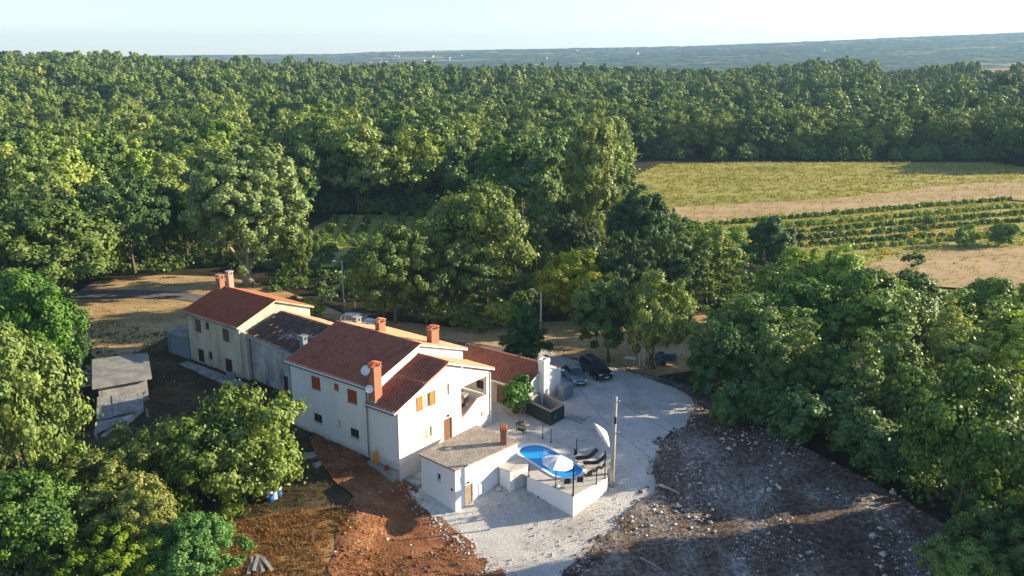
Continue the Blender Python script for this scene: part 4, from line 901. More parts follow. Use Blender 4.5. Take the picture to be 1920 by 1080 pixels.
def chair(loc, rz, label):
    t = thing('terrace_chair', loc, rz, label, 'chair', 'dark wicker chairs at the near end of the terrace')
    box(-.24, .24, -.24, .24, .42, .47).build('seat', M['wicker'], t, bevel=.015)
    Mx = Matrix.Translation((0, -.25, .5)) @ Matrix.Rotation(R_(12), 4, 'X')
    MB().box(-.23, .23, -.02, .02, 0, .45, M=Mx).build('backrest', M['wicker'], t, bevel=.015)
    for s in (-1, 1):
        MB().tube([(s * .26, .25, 0), (s * .26, .24, .63), (s * .26, -.24, .63), (s * .25, -.33, .95)], .014, 6).build('arm', M['steel'], t)
        MB().tube([(s * .26, -.28, 0), (s * .26, -.22, .45)], .014, 6).build('leg', M['steel'], t)
    return t
def chair_at(px, py, rz, lab):
    p = W(px, py, .22); c = copy_tree(ch0, None, (*p, .225), rz) if ch0 else chair((*p, .225), rz, lab); c['label'] = lab; return c
ch0 = None
ch0 = chair_at(1062, 914, R_(10), 'leftmost wicker chair, next to the foot of the open parasol')
for px, py, rz, lab in [(1087, 911, R_(0), 'wicker chair just right of the thick corner post'), (1102, 900, R_(25), 'third wicker chair from the parasol foot, behind the terrace corner wall'), (1113, 892, R_(50), 'fourth wicker chair from the parasol foot, half hidden by its neighbour'), (1125, 886, R_(60), 'rightmost wicker chair, nearest the concrete pole')]: chair_at(px, py, rz, lab)
def lounger(loc, rz, label):
    t = thing('sun_lounger', loc, rz, label, 'sun lounger', 'dark sun loungers by the pool')
    prof = [(-.95, .33), (-.6, .36), (-.2, .30), (.15, .33), (.40, .45), (.9, .92)]; mb = MB()
    mb.add([(x, y, z) for (x, z) in prof for y in (-.27, .27)], [(2 * i, 2 * i + 2, 2 * i + 3, 2 * i + 1) for i in range(5)]); s = mb.build('sling', M['wicker'], t); sm = s.modifiers.new('thick', 'SOLIDIFY'); sm.thickness = .03
    for s in (-1, 1):
        MB().tube([(x, s * .29, z) for x, z in prof], .018, 6).build('side_rail', M['metal'], t)
        MB().tube([(-.85, s * .29, .34), (-.7, s * .29, .02), (.55, s * .29, .02), (.35, s * .29, .42)], .016, 6).build('leg', M['metal'], t)
    MB().tube([(.9, -.29, .92), (.9, .29, .92)], .018, 6).build('head_rail', M['metal'], t); return t
p = W(1100, 864, .22); l0 = lounger((*p, .225), R_(15), 'dark sun lounger farther from the chairs, beside the pool rim')
p = W(1115, 874, .22); l1 = copy_tree(l0, None, (*p, .225), R_(5)); l1['label'] = 'dark sun lounger nearest the wicker chairs'
# barbecue
p = W(977, 811, .2); t = thing('barbecue', (*p, .2), R_(-30), 'dark metal barbecue on legs with side shelves standing on the terrace', 'barbecue')
for x, y in ((-.35, -.22), (.35, -.22), (-.35, .22), (.35, .22)): box(x - .022, x + .022, y - .022, y + .022, 0, .8).build('leg', M['metal'], t)
box(-.42, .42, -.28, .28, .78, .92, taper=.02).build('fire_tray', M['metal'], t, bevel=.02); box(-.38, .38, -.24, .24, .25, .28).build('lower_shelf', M['metal'], t)
box(-.75, -.45, -.22, .22, .82, .85).build('side_shelf', M['greywood'], t); box(.45, .75, -.22, .22, .82, .85).build('side_shelf', M['greywood'], t)
gr = MB()
for i in range(9): gr.box(-.36 + i * .085, -.35 + i * .085, -.24, .24, .93, .945)
gr.build('grill_grate', M['steel'], t); MB().tube([(-.25, .24, .9), (-.25, .24, 1.35)], .03, 8).build('flue', M['metal'], t)
box(-.25, .3, .1, .25, .95, 1.12).build('windshield', M['brownwood'], t)
# gas bottle, bucket, barrels
p = HF.w(-2.35, -.42); t = thing('gas_bottle', (*p, .22), 0, 'tall orange gas bottle standing against the shaded wall of the white farmhouse', 'gas bottle')
MB().lathe([(.001, 0), (.17, .02), (.19, .08), (.19, 1.02), (.15, 1.16), (.05, 1.22), (.001, 1.22)], 20).build('cylinder', M['orange'], t, smooth=True)
MB().lathe([(.001, 1.22), (.05, 1.22), (.05, 1.30), (.03, 1.34), (.001, 1.34)], 10).build('valve', M['steel'], t); MB().lathe([(.15, .0), (.16, .0), (.16, .06), (.15, .06)], 16).build('foot_ring', M['metal'], t)
p = HF.w(-1.0, -.5); t = thing('bucket', (*p, .22), 0, 'small red bucket right of the orange gas bottle', 'bucket')
MB().lathe([(.001, 0), (.14, 0), (.19, .30), (.20, .31), (.18, .30), (.13, .03), (.001, .03)], 16).build('pail', M['red'], t, smooth=True); MB().tube([(-.19, 0, .3), (-.1, 0, .42), (.1, 0, .42), (.19, 0, .3)], .007, 5).build('handle', M['steel'], t)
def barrel(px, py, label, s=1.0, r=0):
    p = G(px, py); t = thing('barrel', (*p, tz(*p) + .05), r, label, 'barrel', 'blue barrels by the fig tree')
    t.scale = (s, s, s)
    MB().lathe([(.001, 0), (.27, 0), (.30, .05), (.30, .28), (.315, .30), (.30, .32), (.30, .62), (.26, .72)], 20).build('drum', M['blue'], t, smooth=True)
    MB().lathe([(.26, .72), (.27, .80), (.265, .92), (.20, .93), (.19, .86), (.001, .86)], 20).build('lid_ring', M['whitep'], t, smooth=True)
barrel(507, 940, 'nearer blue barrel with white rim beside the fig tree'); barrel(523, 932, 'farther blue barrel behind the white canister', .85)
p = G(517, 937); t = thing('canister', (*p, tz(*p) + .05), R_(30), 'pale upright canister with a hose between the two blue barrels', 'canister')
box(-.14, .14, -.1, .1, 0, .8, taper=.03).build('body', M['whitep'], t, bevel=.03); MB().tube([(0, 0, .8), (-.1, 0, .95), (-.5, .1, 1.1), (-.8, .2, 1.3)], .025, 6).build('hose', M['whitep'], t)
# potted fig, pot
pot = W(974, 775, .1); t = thing('flower_pot', (*pot, .15), 0, 'terracotta pot holding the round green shrub by the netted basin', 'flower pot')
MB().lathe([(.001, 0), (.32, 0), (.45, .5), (.5, .5), (.5, .6), (.42, .6), (.40, .48), (.001, .46)], 18).build('pot', M['terracotta'], t, smooth=False)
# boards pile
p = G(1079, 788); t = thing('board_pile', (*p, tz(*p) + .17), R_(-35), 'low pile of pale boards lying on the gravel right of the netted basin', 'board pile')
for i in range(8): o = box(-.9, .9, -.09, .09, 0, .04).build('board', M['slab'], t); o.location = (random.uniform(-.15, .15), -.5 + (i % 5) * .23, .0 + .045 * (i // 5) + .002 * i); o.rotation_euler = (0, 0, random.uniform(-.2, .2))
# ladder, table, tarp under the walnut
p = G(1203, 688); z = tz(*p); t = thing('ladder', (*p, z), 0, 'pale ladder leaning against the tree behind the black car', 'ladder'); t.rotation_euler = (R_(-14), 0, R_(-5))
for s in (-.25, .25): box(s - .03, s + .03, -.02, .02, 0, 2.9).build('rail', M['whitep'], t)
for i in range(9): box(-.22, .22, -.015, .015, .25 + i * .3, .29 + i * .3).build('rung', M['whitep'], t)
p = G(1182, 684); z = tz(*p); t = thing('garden_table', (*p, z), R_(-25), 'small pale table standing behind the black car', 'table')
box(-.6, .6, -.4, .4, .78, .82).build('table_top', M['whitep'], t)
for x in (-.5, .5):
    for y in (-.3, .3): box(x - .025, x + .025, y - .025, y + .025, 0, .78).build('leg', M['steel'], t)
p = G(1243, 682); z = tz(*p); t = thing('covered_trailer', (*p, z), R_(-8), 'low trailer under a blue tarpaulin beneath the trees right of the ladder', 'trailer')
mb = MB(); N_ = 12
vs = [(-1.5 + 3.0 * i / N_, -.8 + 1.6 * j / 6, .95 + .25 * math.sin(i * .9) * math.sin(j * 1.1) + .2 * math.sin(math.pi * j / 6) - (.35 if i in (0, N_) or j in (0, 6) else 0)) for i in range(N_ + 1) for j in range(7)]
mb.add(vs, [(i * 7 + j, (i + 1) * 7 + j, (i + 1) * 7 + j + 1, i * 7 + j + 1) for i in range(N_) for j in range(6)]); mb.build('tarpaulin', M['tarp'], t, smooth=True)
box(-1.4, 1.4, -.7, .7, .45, .75).build('bed', M['greywood'], t)
for s in (-.75, .75): MB().lathe([(.001, -.08), (.3, -.08), (.3, .08), (.001, .08)], 14, M=Matrix.Translation((0, s, .3)) @ Matrix.Rotation(R_(90), 4, 'X')).build('wheel', M['rubber'], t)
# fallen log, plank, loose slabs
def log(a, b, r, m, nm, label, cat, lift=.15):
    pa, pb = G(*a), G(*b); za, zb = tz(*pa) + lift, tz(*pb) + lift
    o = MB().tube([(0, 0, 0), ((pb[0] - pa[0]) * .5, (pb[1] - pa[1]) * .5, (zb - za) / 2 + .06), (pb[0] - pa[0], pb[1] - pa[1], zb - za)], [r, r * .85, r * .7], 7).build(nm, M[m], label=label, cat=cat); o.location = (*pa, za); return o
log((1318, 716), (1376, 738), .10, 'bark_p', 'fallen_log', 'pale bare log lying at the edge of the dark trees right of the gravel', 'log', .9)
log((1236, 918), (1274, 934), .10, 'greywood', 'timber', 'grey timber lying in the rubble right of the utility pole', 'timber', .4)
log((1200, 1055), (1240, 1078), .06, 'greywood', 'timber', 'thin stick lying in the rubble at the bottom of the photo', 'timber', .4)
for k, (x, y, s, lab) in enumerate([(586, 856, .75, 'larger flat stone slab lying in the yard below the farmhouse wall'), (597, 873, .5, 'smaller pale stone block in front of the flat slab in the yard')]):
    p = G(x, y); mb = MB().box(-s, s, -s * .6, s * .6, -.2, .22, taper=.08); o = mb.build('stone_slab', M['slab'], label=lab, cat='stone slab'); o.location = (*p, tz(*p)); o.rotation_euler = (.08, .1, R_(20 + 30 * k))
p = G(775, 905); o = box(-1.0, 1.0, -.45, .45, -.6, .14).build('doorstep', M['slab'], label='grey concrete step at the front corner of the white farmhouse', cat='step', bevel=.02); o.location = (*p, tz(*p) + .2); o.rotation_euler = (0, 0, R_(-37))
p = G(484, 1062); t = thing('plank_heap', (*p, tz(*p) + .12), R_(15), 'heap of weathered boards lying in the rusty straw at the bottom edge', 'plank heap')
for i in range(7): o = box(-.11, .11, -.9, .9, 0, .04).build('plank', M['greywood'], t); o.location = (-.5 + .19 * i, random.uniform(-.2, .2), .03 + .05 * (i % 3) + .003 * i); o.rotation_euler = (random.uniform(-.05, .05), 0, random.uniform(-.15, .15) if i < 5 else .35)
p = G(935, 921)
for k, (dx, dy, s, lab) in enumerate([(0, 0, .28, 'larger pale boulder against the pump housing wall'), (.45, -.1, .16, 'smaller pale stone against the pump housing wall')]):
    mb = MB(); bm = bmesh.new(); bmesh.ops.create_icosphere(bm, subdivisions=2, radius=s)
    for v in bm.verts: v.co = v.co * (1 + .25 * (random.random() - .5)); v.co.z *= .7
    me = bpy.data.meshes.new('boulder'); bm.to_mesh(me); bm.free(); me.materials.append(M['stone']); o = bpy.data.objects.new('boulder', me); COL.objects.link(o); o.location = (p[0] + dx, p[1] + dy, tz(*p) + .15 + s * .3); tag(o, lab, 'boulder')
# ------------------------------------------------------------------ vegetation
def unit(n, r): d = r.normal(size=(n, 3)); return d / np.linalg.norm(d, axis=1)[:, None]
def leaves(C, D, N, size, r, aspect=1.5, tint=None):
    """leaf blades: centres C, normals N, random size; two-triangle kites folded a little"""
    n = len(C); t = np.cross(N, unit(n, r)); t /= np.linalg.norm(t, axis=1)[:, None] + 1e-9; b = np.cross(N, t)
    s = size * r.uniform(.55, 1.25, n)[:, None]; L = t * s * .5 * aspect; w = b * s * .5
    V = np.stack([C - L, C + w - L * .1, C + L + N * s * -.12, C - w - L * .1], 1).reshape(-1, 3)
    return V, np.arange(4 * n).reshape(n, 4)
def crown(name, seed, R, Hc, nc, nl, size, m, shape='round', cr=(.08, .17), up=.15, nlobe=9, rag=.5):
    """foliage in three steps: big lobes, clumps over each lobe, leaf blades over each clump; z 0 = underside of the crown"""
    r = np.random.default_rng(seed); S = np.array([R, R, Hc * .5])
    if shape == 'cone':
        zl = np.linspace(.04, .9, nlobe) ; an = r.uniform(0, 6.283, nlobe) + np.arange(nlobe) * 2.4; rl = (1 - zl) ** .9
        lc = np.stack([np.cos(an) * rl * R * .5, np.sin(an) * rl * R * .5, zl * Hc], 1); lr = R * (.30 + .38 * rl)
    else:
        d = unit(nlobe, r); d[0] = (0, 0, 1); d[1:, 2] = d[1:, 2] * .9 + .05
        k = r.uniform(.42, .72, nlobe); lc = d * k[:, None] * S; lc[:, 2] += Hc * .52; lr = R * r.uniform(.30, .56, nlobe)
        if shape == 'tall': q = 1.12 - .5 * np.clip(lc[:, 2] / Hc, 0, 1); lc[:, :2] *= q[:, None]; lr *= q
        if shape == 'bushy': lc[:, 2] = Hc * (.18 + .50 * r.random(nlobe)); lc[:, :2] *= 1.15
        if shape == 'flat': lc[:, 2] = Hc * (.35 + .3 * r.random(nlobe))
        lc = np.vstack([lc, [[0, 0, Hc * .45]]]); lr = np.append(lr, R * .55)
    w = lr ** 2; own = r.choice(len(lr), nc, p=w / w.sum()); e = unit(nc, r); e[:, 2] = np.where(r.random(nc) < .7, np.abs(e[:, 2]), e[:, 2])
    zs = 1.0 if shape != 'tall' else 1.25
    c = lc[own] + e * (lr[own] * r.uniform(.72, 1.12, nc))[:, None] * np.array([1, 1, zs]); c[:, 2] = np.where(c[:, 2] < 0, -c[:, 2] * .4, c[:, 2])
    rad = R * r.uniform(cr[0], cr[1], nc); per = rad ** 1.7; per = (per / per.sum() * nl).astype(int) + 4
    idx = np.repeat(np.arange(nc), per); n = len(idx); out = e[idx]
    f = unit(n, r) + out * .45 + np.array([0, 0, up]); f /= np.linalg.norm(f, axis=1)[:, None]
    # twigs: each clump throws a few pointed sprays outwards
    q = r.uniform(.25, 1.0, n) ** .6 * (1 + rag * (r.random(n) < .16) * r.uniform(.3, 1.5, n))
    C = c[idx] + f * (rad[idx] * q)[:, None] * np.array([1, 1, .8]) + out * (rad[idx] * .25 * r.random(n))[:, None]
    N = f * .8 + out * .45 + unit(n, r) * .6; N /= np.linalg.norm(N, axis=1)[:, None]
    V, F_ = leaves(C, None, N, size, r)
    tint = np.clip(.3 * r.random(len(lr))[own][idx] + .3 * r.random(nc)[idx] + .4 * r.random(n), 0, 1)
    return np_mesh(name, V, F_, m, tint), c, rad
def trunk(name, seed, H_, hb, r0, cs, m, nlimb=7, lean=.04):
    r = random.Random(seed); mb = MB(); top = H_ * .72; pts = []; n = 6
    for i in range(n + 1): f = i / n; pts.append((math.sin(f * 2 + seed) * lean * H_, math.cos(f * 1.7 + seed) * lean * H_ * f, top * f))
    mb.tube(pts, [r0 * (1.35 if i == 0 else 1 - .72 * i / n) for i in range(n + 1)], 9)
    idx = list(range(len(cs))); r.shuffle(idx)
    for k in idx[:nlimb]:
        c = Vector(cs[k]) + Vector((0, 0, hb)); f = max(.25, min(.85, (c.z / H_) * .7)); i = int(f * n); s = Vector(pts[i]); mid = s.lerp(c, .5) + Vector((0, 0, -.04 * H_ + .1 * r.random() * H_)); rr = r0 * (1 - .72 * f) * .55
        mb.tube([s, mid, c], [rr, rr * .6, rr * .22], 6, cap=False)
    return mb.mesh(name, m, True)
PROTO = {}
def proto(key, R, H_, hb, nc, nl, size, seed, shape='round', m='leaf', bark='bark', cr=(.08, .17), nlimb=7, r0=None, tr=True, nlobe=9, rag=.5):
    me, c, rad = crown('crown', seed, R, H_ - hb, nc, nl, size, M[m], shape, cr, .15, nlobe, rag)
    tm = trunk('trunk', seed, H_, hb, r0 or H_ * .02, c, M[bark], nlimb) if tr else None
    PROTO[key] = (me, tm, R, H_, hb)
# near kinds (seen at 45-110 m)
proto('near_a', 4.5, 9.0, .9, 260, 46000, .18, 11, nlobe=10); proto('near_b', 4.5, 9.0, .6, 360, 46000, .17, 12, cr=(.06, .14), nlobe=14); proto('near_c', 4.2, 9.5, .6, 260, 42000, .18, 13, 'tall', nlobe=10)
proto('near_d', 4.4, 9.0, .7, 200, 40000, .19, 21, cr=(.08, .20), nlobe=7, rag=.8)
proto('fig', 4.3, 7.0, .1, 340, 50000, .18, 14, 'bushy', cr=(.06, .16), r0=.16, nlobe=14, rag=.9)
proto('bush', 1.8, 3.4, 0.0, 130, 11000, .15, 15, 'bushy', tr=False, cr=(.12, .24), nlobe=8); proto('oak', 9.2, 18.0, 2.8, 620, 64000, .31, 16, 'round', bark='bark_p', cr=(.05, .11), r0=.75, nlimb=14, nlobe=18, rag=.3)
proto('cone', 2.5, 6.3, .3, 220, 18000, .16, 17, 'cone', cr=(.10, .2), r0=.12, nlobe=16); proto('willow', 3.6, 10.5, .4, 200, 16000, .22, 18, 'tall', rag=.9)
proto('sparse', 2.8, 11, 2.0, 110, 5200, .22, 19, 'tall', cr=(.10, .2), bark='bark_p', nlimb=34, r0=.13, rag=1.0); proto('feather', 2.8, 9.5, 1.0, 120, 6500, .2, 20, 'tall', cr=(.08, .18), r0=.12, nlimb=24, rag=1.2)
# middle distance kinds
MID = []
for i, (R, H_, sh, nb) in enumerate([(5.4, 15.5, 'round', 10), (4.4, 17.5, 'tall', 9), (5.9, 14.5, 'round', 13), (3.8, 14, 'tall', 7), (5.0, 16, 'round', 8), (3.3, 11.5, 'tall', 7)]):
    proto('mid%d' % i, R, H_, .8, 210, 17000, .36, 40 + i, sh, nlobe=nb, rag=.7); MID.append('mid%d' % i)
FAR = []
for i, (R, H_, sh) in enumerate([(5.0, 13.5, 'round'), (4.2, 15.5, 'tall'), (5.4, 13.0, 'round'), (3.6, 11, 'round'), (4.6, 14.5, 'tall')]):
    proto('far%d' % i, R, H_, .6, 110, 5200, .62, 60 + i, sh, nlobe=8, cr=(.10, .20)); FAR.append('far%d' % i)
TREES = []
def plant(key, loc, h, r, color, label, cat='tree', name=None, group=None, rz=None, zoff=0.0):
    me, tm, R, H_, hb = PROTO[key]; s = h / H_; sr = r / R
    t = thing(name or ('tree' if tm else 'bush'), (loc[0], loc[1], tz(*loc) + zoff), random.uniform(0, 6.28) if rz is None else rz, label, cat, group); t.scale = (sr, sr, s)
    c = bpy.data.objects.new('crown' if tm else 'foliage', me); COL.objects.link(c); c.parent = t; c.location = (0, 0, hb); c.color = (*color, 1)
    if tm: k = bpy.data.objects.new('trunk', tm); COL.objects.link(k); k.parent = t; k.scale = (s / sr * .9, s / sr * .9, 1)
    TREES.append((loc[0], loc[1], h, r)); return t
def tree_at(key, px, py, ytop, width, color, label, cat='tree', name=None, hs=1.0, **k):
    p = G(px, py); d = math.hypot(p[1], HC); h = max(1.0, height_at(ytop, p[1]) - tz(*p)) * hs; r = width * d / F / 2 * 1.02
    return plant(key, p, h, r, color, label, cat, name, **k)
g_ = (1, 1, 1); lime = (1.5, 1.85, .75); olive = (1.45, 1.2, 1.0); yel = (2.6, 1.9, .5); dkg = (.55, .78, .75); gry = (1.55, 1.45, 1.9); mid_ = (1.15, 1.15, .9); deep = (.35, .75, .6); warm = (1.5, 1.35, .85); pale = (2.0, 1.8, 1.5)
NEAR = [
 ('oak', 467, 535, 294, 252, (1.45, 1.42, 1.75), 'huge round grey-green tree with a thick pale trunk behind the old cream house', 'tree', 'broad_tree'),
 ('near_a', 75, 745, 512, 195, lime, 'bright lime-green round tree at the left edge above the concrete shed'),
 ('bush', 158, 698, 612, 44, dkg, 'small dark bush against the right side of the lime-green tree', 'bush'), ('bush', 140, 722, 650, 50, dkg, 'low dark bush between the lime-green tree and the concrete shed', 'bush'),
 ('near_d', 110, 600, 398, 255, mid_, 'broad mid-green tree reaching over the left end of the dry yard'),
 ('near_b', 20, 560, 350, 180, g_, 'mid-green tree at the left edge behind the lime-green tree'),
 ('near_d', 60, 985, 640, 215, (1.5, 1.4, 1.25), 'tall grey-green tree at the left edge below the lime-green tree'), ('near_c', 5, 900, 600, 150, olive, 'olive-green tree cut by the left edge beside the tall grey-green tree'),
 ('fig', 285, 940, 790, 165, (1.15, 1.15, .9), 'left of the two spreading fig-like trees in the yard below the concrete shed', 'tree', 'fruit_tree'),
 ('fig', 452, 945, 738, 225, (1.25, 1.25, .85), 'larger, right-hand fig-like tree with a spiky crown beside the blue barrels', 'tree', 'fruit_tree'),
 ('near_b', 190, 1050, 870, 250, olive, 'wide olive-green scrubby tree at lower left under the fig-like trees'), ('near_d', 70, 1110, 905, 200, (1.35, 1.5, .8), 'bushy green tree in the bottom-left corner with yellowing top'),
 ('bush', 40, 990, 905, 70, yel, 'small yellow shrub top near the left edge, low down', 'bush'), ('near_b', 225, 1150, 1000, 150, (2.3, 2.0, .55), 'yellow-green tree at the bottom edge left of the dark glossy shrub'),
 ('near_a', 370, 1120, 970, 165, (.75, 1.15, .95), 'round blue-green shrub-like tree at the bottom edge left of the plank heap'), ('bush', 150, 1110, 1030, 110, (2.2, 2.0, .6), 'yellow-green bush at the bottom edge', 'bush'), ('near_c', 280, 1090, 900, 130, olive, 'slim olive tree between the fig-like trees and the bottom edge'), ('near_a', 300, 1130, 1010, 130, (1.9, 1.9, .7), 'light green tree at the bottom edge beside the blue-green tree'),
 ('near_a', 748, 608, 425, 160, (1.25, 1.2, .9), 'large round tree behind the ridge of the white farmhouse, left of its neighbour'), ('near_b', 722, 600, 480, 80, g_, 'smaller tree right beside the lamp posts'), ('near_b', 850, 605, 448, 150, g_, 'rounded tree behind the right-hand ridge chimney'), ('near_d', 910, 585, 365, 190, (1.35, 1.25, .95), 'tall bright-topped tree left of the white lamp post'),
 ('near_a', 790, 600, 500, 90, mid_, 'low tree between the two ridge chimneys'), ('bush', 870, 620, 562, 70, (1.4, 1.4, .9), 'leafy bush beside the dry grass right of the ridge chimney', 'bush'), ('bush', 940, 618, 560, 66, (1.7, 1.6, .8), 'bright bush left of the dark conical tree', 'bush'), ('bush', 905, 625, 590, 40, g_, 'small bush between the two larger bushes beside the dry grass', 'bush'),
 ('near_a', 1088, 608, 470, 165, (2.1, 1.65, .45), 'yellowing round tree right of the white lamp post'), ('near_b', 1138, 680, 522, 140, (.95, 1.05, 1.0), 'dark green tree with a visible trunk behind the black car'), ('near_a', 1222, 690, 510, 130, (1.3, 1.3, .9), 'rounded tree with pale leaves above the ladder'),
 ('cone', 985, 682, 575, 86, deep, 'dark green cone-shaped tree behind the low outbuilding', 'tree', 'conical_tree'), ('near_c', 1200, 530, 360, 150, dkg, 'dark green tree at the left corner of the meadow'), ('near_b', 1170, 600, 440, 120, g_, 'green tree behind the yellowing tree'), ('near_b', 1260, 590, 440, 140, mid_, 'mid-green tree left of the vine-covered bank'),
 ('near_b', 1320, 570, 425, 120, (1.3, 1.3, .8), 'light green vine-covered tree below the vineyard'), ('near_c', 1108, 470, 232, 130, (1.25, 1.15, .9), 'very tall broad tree at the left end of the meadow'), ('near_b', 1130, 450, 300, 110, mid_, 'tree in front of the very tall broad tree at the meadow'), ('willow', 1012, 470, 348, 80, pale, 'silvery willow-like tree in the middle of the wood edge', 'tree', 'willow_tree'),
 ('near_a', 870, 500, 366, 150, (1.4, 1.35, .9), 'sunlit rounded tree in front of the tall wood, above the farmhouse roof'), ('near_b', 940, 480, 400, 100, g_, 'green tree between the sunlit tree and the silvery willow'), ('near_b', 1060, 500, 400, 100, g_, 'green tree right of the silvery willow'), ('near_a', 980, 540, 420, 90, mid_, 'tree behind the white lamp post, left side'),
 ('near_a', 1440, 515, 408, 100, (.5, .72, .7), 'very dark round tree at the lower left corner of the vineyard'), ('bush', 1805, 463, 418, 44, (1.4, 1.5, .8), 'small round tree in the dry field right of the vineyard', 'bush'), ('bush', 1882, 464, 414, 60, (1.2, 1.3, .8), 'second small tree near the right edge of the dry field', 'bush'), ('bush', 1745, 425, 400, 34, pale, 'small grey shrub among the vine rows', 'bush'),
 ('near_b', 1495, 620, 470, 150, (2.0, 1.85, 1.0), 'light green tree in the right-hand thicket below the vineyard'), ('near_b', 1575, 640, 470, 150, (2.1, 2.0, 1.15), 'pale green tree in the middle of the right-hand thicket'), ('near_a', 1400, 715, 555, 190, (1.0, 1.1, .9), 'dense dark-sided tree at the left end of the right-hand thicket'), ('near_b', 1500, 700, 525, 200, (2.0, 1.9, 1.1), 'broad tree with a sunlit top in the right-hand thicket'),
 ('near_d', 1610, 690, 520, 200, (2.3, 2.15, 1.1), 'broad light green tree at the centre of the right-hand thicket'), ('feather', 1700, 610, 470, 110, (1.3, 1.4, 1.1), 'sparse feathery tree standing above the thicket before the dry field', 'tree', 'feathery_tree'), ('sparse', 1662, 785, 580, 150, pale, 'half-bare pale-stemmed tree in the right-hand thicket', 'tree', 'half_bare_tree'), ('sparse', 1770, 760, 545, 130, pale, 'second half-bare pale-stemmed tree, nearer the right edge', 'tree', 'half_bare_tree'),
 ('near_a', 1850, 660, 523, 150, (1.2, 1.3, .8), 'bushy bright tree behind the thicket at the right edge of the dry field'), ('near_b', 1890, 760, 583, 170, (2.0, 1.95, 1.0), 'light green tree at the right edge above the bright broad tree'), ('near_b', 1740, 690, 578, 110, g_, 'green tree between the two half-bare trees'), ('near_a', 1810, 740, 618, 120, mid_, 'mid-green tree right of the second half-bare tree'),
 ('near_d', 1795, 1005, 715, 245, (1.35, 1.4, .75), 'bright broad sunlit tree at the lower right above the rubble'), ('near_a', 1930, 985, 745, 170, mid_, 'green tree cut by the right edge beside the bright broad tree'), ('near_b', 1905, 1110, 935, 200, (.85, 1.0, .85), 'dark tree in the bottom-right corner'), ('near_a', 1800, 1150, 1020, 160, (1.1, 1.2, .85), 'tree top at the bottom edge right of the rubble'),
 ('near_b', 1345, 760, 615, 120, dkg, 'dark low tree just right of the blue tarpaulin'), ('bush', 1420, 790, 690, 130, dkg, 'dark bush at the edge of the rubble, left part', 'bush'), ('bush', 1500, 830, 720, 150, dkg, 'dark bush at the edge of the rubble, middle part', 'bush'), ('bush', 1590, 860, 740, 160, (.8, .95, .9), 'dark bush at the edge of the rubble below the half-bare tree', 'bush'), ('bush', 1670, 900, 790, 130, dkg, 'dark bush left of the bright broad tree', 'bush'),
 ('near_a', 1545, 790, 650, 130, (1.3, 1.35, .95), 'mid-height green tree at the front of the right-hand thicket'), ('near_c', 1450, 790, 640, 110, (.95, 1.05, .9), 'darker tree at the front left of the thicket'), ('bush', 1350, 800, 735, 70, dkg, 'small dark bush beside the pale fallen log', 'bush'), ('near_b', 1700, 830, 690, 110, (1.1, 1.2, .8), 'leafy green tree behind the dark bush left of the bright broad tree'),
 ('bush', 590, 600, 556, 55, (1.6, 1.5, .8), 'light green bush behind the right end of the old cream house', 'bush'), ('bush', 560, 590, 555, 50, (1.5, 1.4, .8), 'bush behind the roof of the old cream house', 'bush'), ('near_b', 250, 515, 330, 160, dkg, 'dark tree behind the far edge of the dry yard, left part'), ('near_a', 560, 530, 410, 70, mid_, 'small tree right of the huge grey-green tree'),
 ('sparse', 1500, 775, 600, 110, pale, 'pale-stemmed thin tree at the front of the right-hand thicket, left of the half-bare tree', 'tree', 'half_bare_tree'), ('sparse', 1605, 810, 620, 110, (1.6, 1.5, 1.2), 'thin grey-stemmed tree above the dark bush at the edge of the rubble', 'tree', 'half_bare_tree'), ('sparse', 1835, 745, 570, 130, pale, 'thin pale tree between the second half-bare tree and the right edge', 'tree', 'half_bare_tree'), ('sparse', 1550, 640, 480, 120, (1.9, 1.9, 1.1), 'airy pale green tree at the back of the right-hand thicket', 'tree', 'half_bare_tree'),
]
for a in NEAR:
    key, px, py, yt, wd, colr, lab = a[:7]; cat = a[7] if len(a) > 7 else 'tree'; nm = a[8] if len(a) > 8 else None
    if px > 1380 and px < 1920 and py < 860 and key in ('near_a', 'near_b'):
        if key == 'near_b': key = ('willow', 'near_c', 'near_b')[(px // 10) % 3]
        colr = tuple(c * 1.18 for c in colr)
    tree_at(key, px, py, yt, wd, colr, lab, cat, nm)
# potted green shrub by the basin
pt_ = (pot[0] - .35, pot[1] - .1); t = plant('bush', pt_, 3.5, 1.75, (.95, 1.45, .7), 'round bright green shrub in front of the low outbuilding', 'shrub', 'shrub', zoff=.55)
# trees standing outside the picture on the right, whose shade falls into it
for (x, y, h, r) in [(44, 58, 9, 4.5), (50, 50, 10, 4.5), (38, 48, 9, 4.5), (44, 44, 9, 4), (40, 40, 9, 5), (34, 36, 8, 4)]:
    plant('near_a', (x, y), h, r, mid_, 'green tree of the thicket beyond the right edge of the photo', group='thicket trees beyond the right edge')

# ---- forest
def allowed(x, y):
    px, py = P2(x, y, tz(x, y))
    if y < 100: return False
    if px < 235: return py < 560
    if px < 480: return py < 508
    if px < 590: return py < 420
    if px < 850: return py < 404
    if px < 1060: return py < 440
    if px < 1150: return py < 400
    if px < 1172: return py < 292
    if px < 1880: return py < 297 and not (px > 1835 and 112 < py < 146)
    if px < 1960: return py < 318 and not (112 < py < 140)
    return py < 318 or (py < 560 and px > 2350 and x > 175) or y > 262
pts = []
def scatter(x0, x1, y0, y1, sp, j=.42):
    for yy in np.arange(y0, y1, sp):
        lim = .64 * yy + 40
        for xx in np.arange(max(x0, -lim), min(x1, lim + 40), sp):
            X = xx + rng.uniform(-j, j) * sp; Y = yy + rng.uniform(-j, j) * sp
            if allowed(X, Y) and all((X - a) ** 2 + (Y - b) ** 2 > (c * .7 + 2) ** 2 for a, b, h, c in TREES if abs(Y - b) < 12): pts.append((X, Y))
scatter(-400, 400, 100, 290, 6.8); n_mid = len(pts)
